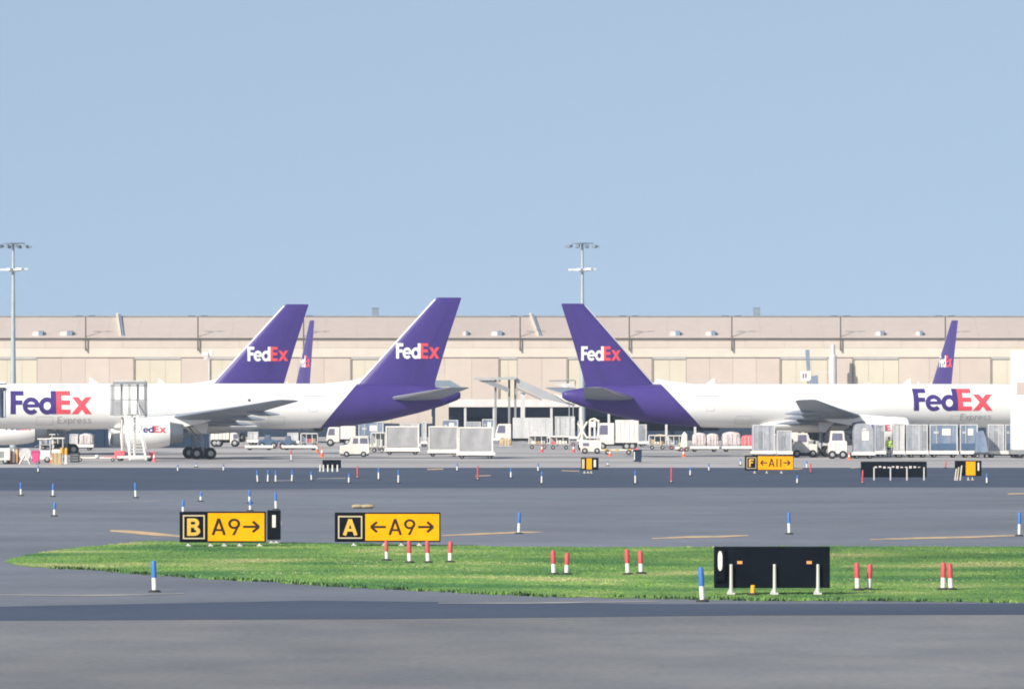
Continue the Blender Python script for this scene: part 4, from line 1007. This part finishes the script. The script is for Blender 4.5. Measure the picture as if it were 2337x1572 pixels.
MB().prism([(-.3,.06),(.3,.06),(.34,.95),(-.34,.95)], -.35,.35).build('body', 'navy_shade', c, bevel=.04); MB().box(-.3,-.22,-.39,-.36,.2,.85).build('reflective_strip', 'frame_white', c); MB().box(-.36,.36,-.38,.38,.953,1.02).build('lid', 'sign_black', c)
for s in (-.3,.3): wheel(c, (.2,s,.1), .1, .06)

# right side ramp: wrapped pallets on red dollies
dolly(1574, 1640, 584, 'red dolly under wrapped pallets, left of two below the right jet', 'dolly_red', .5); dolly(1646, 1728, 584, 'red dolly under wrapped pallets, right of two below the right jet', 'dolly_red', .5)
wrapped(1580, 1612, 986, 584, 'leftmost plastic-wrapped pallet on red dollies below right jet', .51); wrapped(1612, 1640, 988, 584, 'second plastic-wrapped pallet from the left below right jet', .51)
wrapped(1648, 1690, 984, 584, 'third plastic-wrapped pallet from the left below right jet', .51); wrapped(1690, 1726, 992, 584, 'red-covered wrapped pallet at the right end below right jet', .51, 'pink_red')
dolly(1540, 1572, 592, 'low red dolly left of the wrapped pallets', 'dolly_red', .4, group='empty red dollies')
c = empty('ground_light_cart', ctr(1561, 590), 0, 'small pale equipment cart left of the wrapped pallets', 'cart')
MB().prism([(-.35,.4),(.3,.4),(.3,1.6),(.05,1.9),(-.2,1.6)], -.5,.5).build('body', 'placard', c, bevel=.05)
for x in (-.25,.25):
    for y in (-.4,.4): wheel(c, (x,y,.2), .2, .1)
container(1716, 1768, 969, 532, 'silver container with open dark side left of the white utility tug', 'silver'); dolly(1712, 1772, 532, 'dolly under the silver container left of the white utility tug')
container(1772, 1806, 982, 530, 'short silver container between its taller neighbour and the white tug', 'silver'); dolly(1772, 1808, 530, 'dolly under the short silver container beside the white tug')
cabt = [(0,.2),(0,.55),(.06,.6),(.14,.98),(.2,1),(.62,1),(.66,.56),(1,.54),(1,.2)]
car('utility_tug', 'white cab-forward utility tug in front of the right jet wing', 'tug', 1808, 1864, 988, 533, cabt, -1, 1.7, wins=([(.2,.64),(.22,.93),(.56,.93),(.58,.64)],), wheels=(.18,.82), wr=.34)
car('utility_tug', 'white upright tug left of the rounded container', 'tug', 1890, 1932, 983, 522, [(0,.18),(0,.62),(.12,.66),(.16,.98),(.22,1),(.86,1),(.92,.6),(1,.56),(1,.18)], 1, 1.8, wins=([(.24,.66),(.26,.92),(.8,.92),(.84,.66)],), wheels=(.22,.8), wr=.36)
container(1862, 1888, 976, 560, 'pale tan container behind the white tugs', 'light'); dolly(1860, 1890, 560, 'dolly under the pale tan container behind the white tugs')
# the long row on the right
row = [(1946,1992,966,'contour','rounded silver container on a red dolly in the right row',522),
       (1994,2019,968,'silver','second container in the right row, after the rounded one',531),
       (2037,2063,966,'light','third container in the right row, just right of the worker',531),
       (2066,2098,968,'silver','fourth container in the right row',531),
       (2098,2116,968,'silver','narrow fifth container in the right row',531),
       (2119,2184,968,'blue','wide blue-grey container with square placard in the right row',531),
       (2188,2230,968,'blue','blue-grey container second from the right end of the row',531),
       (2252,2290,968,'silver','silver container with bright placard near the right end',531),
       (2291,2322,968,'blue','last blue-grey container beside the white tower',531)]
for i, (a, b, yt, stl, lab, D) in enumerate(row): container(a, b, yt, D, lab, stl, seed=i)
dolly(1942, 1996, 522, 'red dolly under the rounded silver container', 'dolly_red'); dolly(1996, 2020, 531, 'dolly under the second container of the right row', 'dolly_red')
dolly(2036, 2064, 531, 'dolly under the third container of the right row'); dolly(2066, 2117, 531, 'dolly under the fourth and fifth containers of the right row', 'frame_white')
dolly(2119, 2186, 531, 'dolly under the wide blue-grey container of the right row'); dolly(2190, 2234, 531, 'dolly under the second-last blue-grey container')
dolly(2250, 2324, 531, 'long pale dolly at the right end of the row', 'frame_white')
c = empty('covered_cart', ctr(2240, 529), 0, 'dark blue covered baggage cart between blue-grey containers', 'cart')
MB().prism([(-.55,.45),(.55,.45),(.35,1.7),(.1,2.35),(-.45,2.2)], -.8,.8).build('cover', 'uld_blue', c, bevel=.05); MB().box(-.62,.62,-.85,.85,.3,.448).build('deck', 'vehicle_black', c)
for x in (-.4,.4):
    for y in (-.7,.7): wheel(c, (x,y,.18), .18, .12)
# white service tower at the right edge
D_ = 526.0
tw = empty('service_tower', (X(2372, D_), D_, 0), 0, 'tall white mobile service tower cut by the right edge', 'tower')
wl = X(2312, D_)-X(2372, D_)
MB().box(wl, -wl, 0, 3.0, .7, Z(800, D_)).build('housing', 'white_paint', tw, bevel=.05)
for k, zz_ in enumerate((Z(900, D_),)): MB().box(wl+.3, wl+1.0, -.03, -.004, zz_, zz_+1.05).build('window', 'wall_panel', tw)
MB().box(wl-.15, -wl+.15, -.1, 3.1, .35, .69).build('chassis', 'steel_grey', tw)
for x in (wl+.6, -wl-.6):
    for y in (.2, 2.8): wheel(tw, (x, y, .4), .4, .25)

def baggage_cart(px0, px1, yt, D, lab, cover='curtain_grey'):
    xa, xb = X(px0, D), X(px1, D); h = (xb-xa)/2; H = Z(yt, D)
    u = empty('baggage_cart', ((xa+xb)/2, D, 0), 0, lab, 'cart', 'baggage carts on the apron')
    MB().box(-h, h, -.75, .75, .42, .52).build('deck', 'dolly_grey', u, bevel=.02)
    MB().prism([(-h,H-.08),(h,H-.08),(h*.9,H),(-h*.9,H)], -.8, .8).build('roof', 'frame_white', u)
    for x in (-h+.04, -h*.3, h*.35, h-.04):
        for y in (-.72, .72): MB().cyl((x,y,.52),(x,y,H-.08),.035,n=6).build('post', 'frame_white', u)
    MB().box(-h+.1, h-.1, .6, .66, .6, H-.15).build('back_panel', cover, u)
    r_ = random.Random(px0)
    for k in range(3):
        a = -h+.2+(2*h-.4)*k/3; MB().box(a, a+(2*h-.5)/3.2, -.5, .4, .525, .6+r_.uniform(.2,.7)*(H-.9)).build('load', r_.choice(['tan_box','steel_light','pink_red','placard','uld_blue']), u, bevel=.04)
    MB().cyl((-h,0,.4),(-h-.6,0,.3),.035,n=6).build('tow_bar', 'steel_grey', u)
    for x in (-h+.35, h-.35):
        for y in (-.65,.65): wheel(u, (x,y,.2), .2, .12)
baggage_cart(1206, 1250, 992, 615, 'open baggage cart in front of the white cab truck')
baggage_cart(1254, 1300, 994, 612, 'open baggage cart in front of the tall pale container')
baggage_cart(1480, 1520, 992, 610, 'open baggage cart beneath the purple belly of the right jet, left of two', 'uld_blue')
baggage_cart(1524, 1562, 993, 606, 'open baggage cart beneath the purple belly of the right jet, right of two')
baggage_cart(686, 726, 988, 640, 'open baggage cart under the left jet ahead of the cones', 'uld_blue')
baggage_cart(92, 134, 990, 610, 'open baggage cart under the left jet behind the tow tractors')
baggage_cart(1734, 1772, 990, 566, 'open baggage cart behind the silver containers under the right jet')
baggage_cart(846, 880, 986, 580, 'open baggage cart between white utility vehicle and curtain-sided containers')
for px, yb, l in ((1392,1041,'low orange cone right of the cream tow bar'), (1560,1042,'orange cone left of the wrapped pallets'), (1938,1049,'orange cone left of the rounded container'), (118,1056,'orange cone beside the tan crate')): cone(px, yb, l, .65)
for a, b, yt, D, stl, l in ((1008,1046,958,690,'blue','dark blue-grey container in the dock shade behind the middle curtain-sided container'), (1062,1098,962,695,'silver','silver container in the dock shade behind the nearest curtain-sided container'),
        (1100,1128,956,688,'blue','tall blue-grey container left of the white cab truck'), (1456,1476,968,640,'silver','silver container right of the white box truck under the right tail'), (1318,1336,960,670,'silver','silver container between tall pale container and white loader')):
    container(a, b, yt, D, l, stl, seed=a); dolly(a-2, b+2, D, 'dolly under the ' + l)
wrapped(1492, 1520, 990, 640, 'wrapped pallet on the apron in the dock shade under the right tail', .05, 'tan_box'); wrapped(1140, 1168, 1000, 640, 'low tan wrapped pallet in front of the white cab truck', .05, 'tan_box')
# worker in a high-visibility vest
def person(px, D, lab):
    u = empty('person', (X(px, D), D, 0), R(20), lab, 'person')
    J = {'pel':(0,0,.95,.15,.11),'wai':(0,0,1.08,.14,.10),'che':(0,0,1.3,.17,.115),'nek':(0,0,1.47,.06,.06),'hd0':(0,-.01,1.56,.075,.085),'hd1':(0,-.01,1.68,.085,.1),'hd2':(0,0,1.75,.05,.06)}
    E_ = [('pel','wai'),('wai','che'),('che','nek'),('nek','hd0'),('hd0','hd1'),('hd1','hd2')]
    for s, n in ((-1,'l'),(1,'r')):
        J['sh'+n] = (s*.19,0,1.40,.075,.07); J['el'+n] = (s*.26,.02,1.13,.05,.05); J['wr'+n] = (s*.27,-.08,.90,.033,.033); J['pa'+n] = (s*.27,-.11,.82,.042,.02)
        E_ += [('che','sh'+n),('sh'+n,'el'+n),('el'+n,'wr'+n),('wr'+n,'pa'+n)]
        for k in range(4):
            fx = s*.27-.027+.018*k; J[f'f{n}{k}'] = (fx,-.12,.77,.010,.010); J[f'g{n}{k}'] = (fx,-.135,.72+.006*abs(k-1.5),.009,.009); E_ += [('pa'+n,f'f{n}{k}'),(f'f{n}{k}',f'g{n}{k}')]
        J['t'+n] = (s*.27-s*.05,-.135,.80,.011,.011); J['u'+n] = (s*.27-s*.06,-.15,.765,.009,.009); E_ += [('pa'+n,'t'+n),('t'+n,'u'+n)]
        J['hi'+n] = (s*.09,0,.90,.10,.10); J['kn'+n] = (s*.11,-.02 if s < 0 else .02,.50,.065,.065); J['an'+n] = (s*.12,.03,.09,.045,.045); J['to'+n] = (s*.13,-.14,.05,.045,.04)
        E_ += [('pel','hi'+n),('hi'+n,'kn'+n),('kn'+n,'an'+n),('an'+n,'to'+n)]
    keys = list(J); me = bpy.data.meshes.new('body'); me.from_pydata([J[k][:3] for k in keys], [(keys.index(a), keys.index(b)) for a, b in E_], [])
    o = link('body', me, u); sm = o.modifiers.new('skin', 'SKIN'); sm.use_smooth_shade = True
    for i, k in enumerate(keys): me.skin_vertices[0].data[i].radius = J[k][3:5]
    me.skin_vertices[0].data[0].use_root = True
    sd = o.modifiers.new('sub', 'SUBSURF'); sd.levels = 1; sd.render_levels = 2
    mt = bpy.data.materials.new('work_clothes'); mt.use_nodes = True; nn = mt.node_tree.nodes; ll = mt.node_tree.links
    tc = nn.new('ShaderNodeTexCoord'); sp = nn.new('ShaderNodeSeparateXYZ'); rp = nn.new('ShaderNodeValToRGB'); mr = nn.new('ShaderNodeMapRange'); mr.inputs[2].default_value = 2.0
    mr.inputs['From Max'].default_value = 2.0
    el = rp.color_ramp.elements; rp.color_ramp.interpolation = 'CONSTANT'
    el[0].position = 0; el[0].color = (.03,.03,.035,1); el[1].position = .06; el[1].color = (.03,.04,.07,1)
    e = el.new(.45); e.color = (.48,.80,.03,1); e = el.new(.725); e.color = (.42,.24,.16,1)
    ll.new(tc.outputs['Object'], sp.inputs[0]); ll.new(sp.outputs['Z'], mr.inputs['Value']); ll.new(mr.outputs[0], rp.inputs[0]); ll.new(rp.outputs[0], nn['Principled BSDF'].inputs['Base Color'])
    nn['Principled BSDF'].inputs['Roughness'].default_value = .8
    mr.inputs['To Max'].default_value = 1.0
    me.materials.append(mt)
    q = MB(); q.loft([[(rr*math.cos(math.tau*i/14)*.92, .015+rr*math.sin(math.tau*i/14)*1.05, z) for i in range(14)] for z, rr in ((1.66,.10),(1.72,.105),(1.78,.08),(1.82,.02))]); q.build('hair', 'hair', u, True)
    q = MB()
    for s in (-1,1): q.box(s*.033-.012, s*.033+.012, -.112, -.098, 1.655, 1.67)
    q.build('eyes', 'hair', u); MB().prism([(-.012,1.60),(.012,1.60),(.006,1.655),(-.006,1.655)], -.125, -.09).build('nose', 'skin', u); MB().box(-.022,.022,-.108,-.096,1.567,1.575).build('mouth', 'pink_red', u)
    for z in (1.05, 1.25): MB().lathe_z([(z,.0),(z,.178),(z+.05,.178),(z+.05,.0)], n=16).build('reflective_stripe', 'frame_white', u)
person(2029, 530.5, 'worker in a yellow-green high-visibility vest between containers of the right row')

# ================================================================== SIGNS
def legend(u, txt, x0, x1, z0, z1, y, mat, w=.13, fit=1.0, name='legend'):
    polys, tw_ = line(txt, w, .13); h = z1-z0; s = min((x1-x0)*fit/tw_, h)
    sx_ = min((x1-x0)*fit/tw_, s*1.15); ox = (x0+x1)/2-tw_*sx_/2; oz = (z0+z1)/2-s/2
    return link(name, text_mesh(name, polys, mat, lambda a, b: Vector((ox+a*sx_, y, oz+b*s))), u)
def sign(label, px0, px1, yt, yb, yg, panels, D=None, legs=(.1,.37,.63,.9), rz=0, depth=.35, back=False):
    D = D or dist(yg); xa, xb = X(px0, D), X(px1, D); z0, z1 = Z(yb, D), Z(yt, D); h = (xb-xa)/2
    u = empty('taxiway_sign', ((xa+xb)/2, D, 0), rz, label, 'sign', 'taxiway signs')
    cab = MB().box(-h, h, 0, depth, z0, z1).build('cabinet', 'sign_black', u, bevel=.02)
    L = 2*h-.08
    for a, b, kind, txt in panels:
        pa, pb = -h+.04+L*a, -h+.04+L*b
        if kind == 'y':
            p = MB().box(pa, pb, -.03, -.003, z0+.05, z1-.05).build('panel', 'sign_yellow', u)
            if txt: legend(p, txt, pa+.05, pb-.05, z0+(z1-z0)*.24, z1-(z1-z0)*.22, -.036, 'sign_legend', .145, .9)
        else:
            p = MB().box(pa, pb-.03, -.03, -.003, z0+.05, z1-.05).build('panel', 'sign_black', u)
            q = MB(); c, d, e, g = pa+.08, pb-.11, z0+.12, z1-.12; t = .045
            q.box(c,d,-.036,-.031,e,e+t); q.box(c,d,-.036,-.031,g-t,g); q.box(c,c+t,-.036,-.031,e+t,g-t); q.box(d-t,d,-.036,-.031,e+t,g-t)
            q.build('border', 'sign_border', p)
            legend(p, txt, c+.12, d-.12, e+.12, g-.12, -.037, 'sign_gold', .19)
    for t in legs:
        x = -h+2*h*t
        l = MB().cyl((x, depth*.3, 0), (x, depth*.3, z0-.002), .045, n=8).build('leg', 'galvanised', u)
        MB().box(x-.09, x+.09, depth*.3-.1, depth*.3+.1, .02, .06).build('foot', 'galvanised', l)
    return u, h, z0, z1
sign('black and yellow taxiway sign reading B and A9 with right arrow', 410, 606, 1167, 1237, 1247, [(0,.325,'b','B'),(.325,1,'y','A9>')], legs=(.1,.36,.52,.70,.93))
sign('black and yellow taxiway sign reading A and A9 between two arrows', 764, 1005, 1169, 1236, 1246, [(0,.285,'b','A'),(.285,1,'y','<A9>')], legs=(.18,.47,.63,.80))
sign('far taxiway sign reading F and A11 between two arrows', 1700, 1811, 1039, 1073, 1080, [(0,.26,'b','F'),(.26,1,'y','<A11>')], legs=(.2,.45,.75))
def placards(u, h, z0, z1, spots, y=-.01, mat='reflector_orange'):
    for t, f in spots:
        x = -h+2*h*t; z = z0+(z1-z0)*f; MB().box(x-.07, x+.07, y-.012, y, z-.04, z+.04).build('reflector', mat, u)
u, h, z0, z1 = sign('large black back of a taxiway sign on the grass at right', 1630, 1894, 1247, 1341, 1357, [], legs=())
placards(u, h, z0, z1, ((.22,.62),(.82,.62)), -.003)
for t in (.145, .52, .895):
    x = -h+2*h*t; l = MB().cyl((x,-.09,0),(x,-.09,z0+(z1-z0)*.58),.05,.042,8).build('leg', 'galvanised', u); MB().box(x-.12,x+.1,-.2,.0,.02,.07).build('foot', 'galvanised', l)
    MB().cyl((x-.1,-.02,.03),(x-.02,-.09,.2),.025,n=6).build('stay', 'galvanised', l)
e = MB().box(-h+.02, -h+.30, -.10, -.004, z0+.18, z1-.08).build('end_housing', 'sign_black', u, bevel=.03)
q = MB(); pts = [(-h+.155+.062*math.cos(a)*1.0, z0+(z1-z0)*.66+.27*math.copysign(abs(math.sin(a))**.5, math.sin(a))) for a in [math.tau*i/20 for i in range(20)]]
q.prism(pts, -.115, -.101); q.build('oval_label', 'frame_white', e)
# end-on sign beside B sign
u, h, z0, z1 = sign('narrow black end-on sign with white label right of the B sign', 610, 640, 1164, 1231, 1240, [], legs=(.3,.7))
MB().box(-.06,.07,-.02,-.004,z0+(z1-z0)*.42,z0+(z1-z0)*.84).build('end_label', 'frame_white', u)
MB().prism([(h+.0,z0+.5),(h+.06,z0+.62),(h+.0,z0+.72)], .05,.25).build('hinge', 'galvanised', u)
# far back of sign with four legs and a row of reflectors
u, h, z0, z1 = sign('far long black sign back with four pale legs at right', 1965, 2115, 1053, 1089, 1096, [], legs=())
for t in (.21,.46,.71,.97):
    x = -h+2*h*t-.05; MB().cyl((x,-.08,0),(x,-.08,z1-.35),.05,n=8).build('leg', 'galvanised', u)
for i in range(11):
    x = -h+2*h*(.22+.066*i); MB().box(x-.07,x+.09,-.06,-.004,z1-.40+.03*math.sin(i*2.1),z1-.30+.03*math.sin(i*1.7)).build('tie', 'fascia', u)
# oblique yellow signs
u, h, z0, z1 = sign('far small orange sign seen obliquely in the middle of the taxiway edge', 1326, 1366, 1044, 1072, 1080, [(.30,.62,'y','')], legs=(.2,.4,.58), depth=.5)
MB().box(h*.45,h*.7,-.03,-.003,z0+.2,z1-.15).build('end_label', 'frame_white', u); MB().box(-h*.9,-h*.6,-.03,-.003,z0+.1,z1-.1).build('side_panel', 'sign_border', u)
u, h, z0, z1 = sign('far orange sign seen obliquely at the right with pale legs before it', 2180, 2240, 1051, 1086, 1096, [(.40,.78,'y','')], legs=(.08,.2,.5,.66), depth=.5)
MB().box(h*.70,h*.82,-.03,-.003,z0+.35,z1-.12).build('end_label', 'frame_white', u)
for k, t in enumerate((.04,.13,.24)):
    x = -h+2*h*t; MB().cyl((x-.1,-.2,0),(x+.0,-.2,z1-.3-.1*(2-k)),.05,n=8).build('brace_post', 'galvanised' if k != 1 else 'sign_border', u)
u, h, z0, z1 = sign('far small dark sign behind five pale stakes left of middle', 736, 778, 1049, 1068, 1076, [], legs=(.5,))
for t in (-.12,.06,.3,.55,.82): 
    x = -h+2*h*t; MB().cyl((x,-.25,0),(x,-.25,z0+.25),.06,.05,8).build('stake', 'frame_white', u)

# ================================================================== EDGE MARKERS
ORD = ['first','second','third','fourth','fifth','sixth','seventh','eighth','ninth','tenth','eleventh','twelfth','thirteenth','fourteenth','fifteenth','sixteenth','seventeenth','eighteenth','nineteenth','twentieth','twenty-first','twenty-second','twenty-third','twenty-fourth']
def marker(px, yt, yb, col, lab, group, split=.5, rad=None):
    p = gp(px, yb); H = Z(yt, p.y); r = rad or (.068 if p.y < 200 else .058 if p.y < 330 else .05)
    u = empty('edge_marker', p, random.uniform(0, 1), lab, 'marker', group)
    MB().lathe_z([(0,.17),(.04,.17),(.07,r*1.25)], n=14).build('base', 'rubber_base', u, True)
    MB().lathe_z([(.071,r),(H*split,r)], n=12).build('lower_sleeve', 'marker_white', u, True)
    MB().lathe_z([(H*split+.001,r*1.06),(H*.93,r*1.06),(H*.985,r*.75),(H,r*.3)], n=12).build('upper_sleeve', {'b':'marker_blue','r':'marker_red','y':'marker_yellow'}[col], u, True)
    u.rotation_euler = (R(random.uniform(-2,2)), R(random.uniform(-3,3)), 0)
near_b = [(353,1278,1351,'blue and white marker on the pavement before the grass at left'),(1603,1293,1373,'blue and white marker beside the large black sign back')]
for a, b, c, l in near_b: marker(a, b, c, 'b', l, 'blue taxiway edge markers', .46)
mid = [(48,1100,1131),(121,1103,1133),(124,1146,1178),(310,1101,1136),(418,1140,1172),(458,1121,1144),(570,1117,1148),(571,1140,1166),(630,1122,1163),(1184,1168,1218),(1801,1168,1219),(2326,1168,1223)]
for i, (a, b, c) in enumerate(mid): marker(a, b, c, 'b', 'blue and white marker on the grey taxiway, %s from the left' % ORD[i], 'blue taxiway edge markers', .5)
far = [(87,1062,1078),(406,1060,1076),(448,1056,1066),(510,1058,1075),(588,1073,1101),(611,1072,1101),(629,1073,1101),(666,1072,1100),(711,1075,1097),(796,1080,1103),(864,1067,1095),(909,1072,1103),(1043,1057,1075),(1166,1067,1091),(1228,1057,1076),(1236,1075,1104),(1387,1051,1063),(1450,1073,1104),(1575,1065,1086),(1618,1058,1075),(1690,1046,1062),(1819,1084,1104),(1841,1051,1069),(2252,1080,1104)]
for i, (a, b, c) in enumerate(far): marker(a, b, c, 'b', 'small blue and white marker along the dark taxiway, %s from the left' % ORD[i], 'small blue markers on the dark taxiway', .62)
reds = [(883,1232,1279),(935,1233,1284),(977,1233,1284),(1027,1234,1283),(1264,1255,1311),(1293,1260,1311),(1433,1252,1311),(1463,1256,1309),(1957,1283,1347),(1983,1286,1346),(2152,1282,1346),(2170,1285,1346)]
for i, (a, b, c) in enumerate(reds): marker(a, b, c, 'r', 'red and white marker standing on the grass, %s from the left' % ORD[i], 'red and white markers on the grass', .45)
farr = [(816,1063,1091),(1090,1062,1095),(1532,1065,1101),(1716 if False else 1850,1057,1079),(1968,1072,1103),(2158,1050,1068)]
for i, (a, b, c) in enumerate(farr): marker(a, b, c, 'r', 'small red marker along the dark taxiway, %s from the left' % ORD[i], 'small red markers on the dark taxiway', .12)
marker(665, 1027, 1052, 'r', 'red and white marker on the apron below the left jet belly', 'red markers on the apron', .6)
marker(1718, 1334, 1358, 'y', 'short yellow marker under the large black sign back', 'yellow markers', .2, .06)
# sandbag on the taxiway behind the A sign
p = gp(828, 1160); sb = empty('sandbag', p, .2, 'small tan sandbag pair lying on the taxiway behind the A sign', 'sandbag')
for dx, l in ((-.28,.26),(.2,.34)):
    q = MB(); q.loft([[(dx+xx, .16*rr*math.cos(math.tau*i/12), .1+.1*rr*math.sin(math.tau*i/12)) for i in range(12)] for xx, rr in ((-l,.3),(-l*.8,.8),(-l*.3,1),(l*.3,1.05),(l*.8,.85),(l,.3))]); q.build('bag', 'sand', sb, True)

# ================================================================== HAZE
hm = bpy.data.materials.new('haze'); hm.use_nodes = True; hn = hm.node_tree.nodes; hn.clear()
ho_ = hn.new('ShaderNodeOutputMaterial'); hv = hn.new('ShaderNodeVolumePrincipled')
hv.inputs['Color'].default_value = (0.72, 0.84, 1.0, 1); hv.inputs['Density'].default_value = 0.00011; hv.inputs['Anisotropy'].default_value = 0.0
hm.node_tree.links.new(hv.outputs[0], ho_.inputs['Volume'])
MATS['haze'] = hm
hz = MB().box(-2000, 2000, -400, 3000, -1, 26).build('haze', 'haze'); hz['kind'] = 'stuff'
tag(hz, 'thin pale haze hanging over the whole airfield', 'haze')
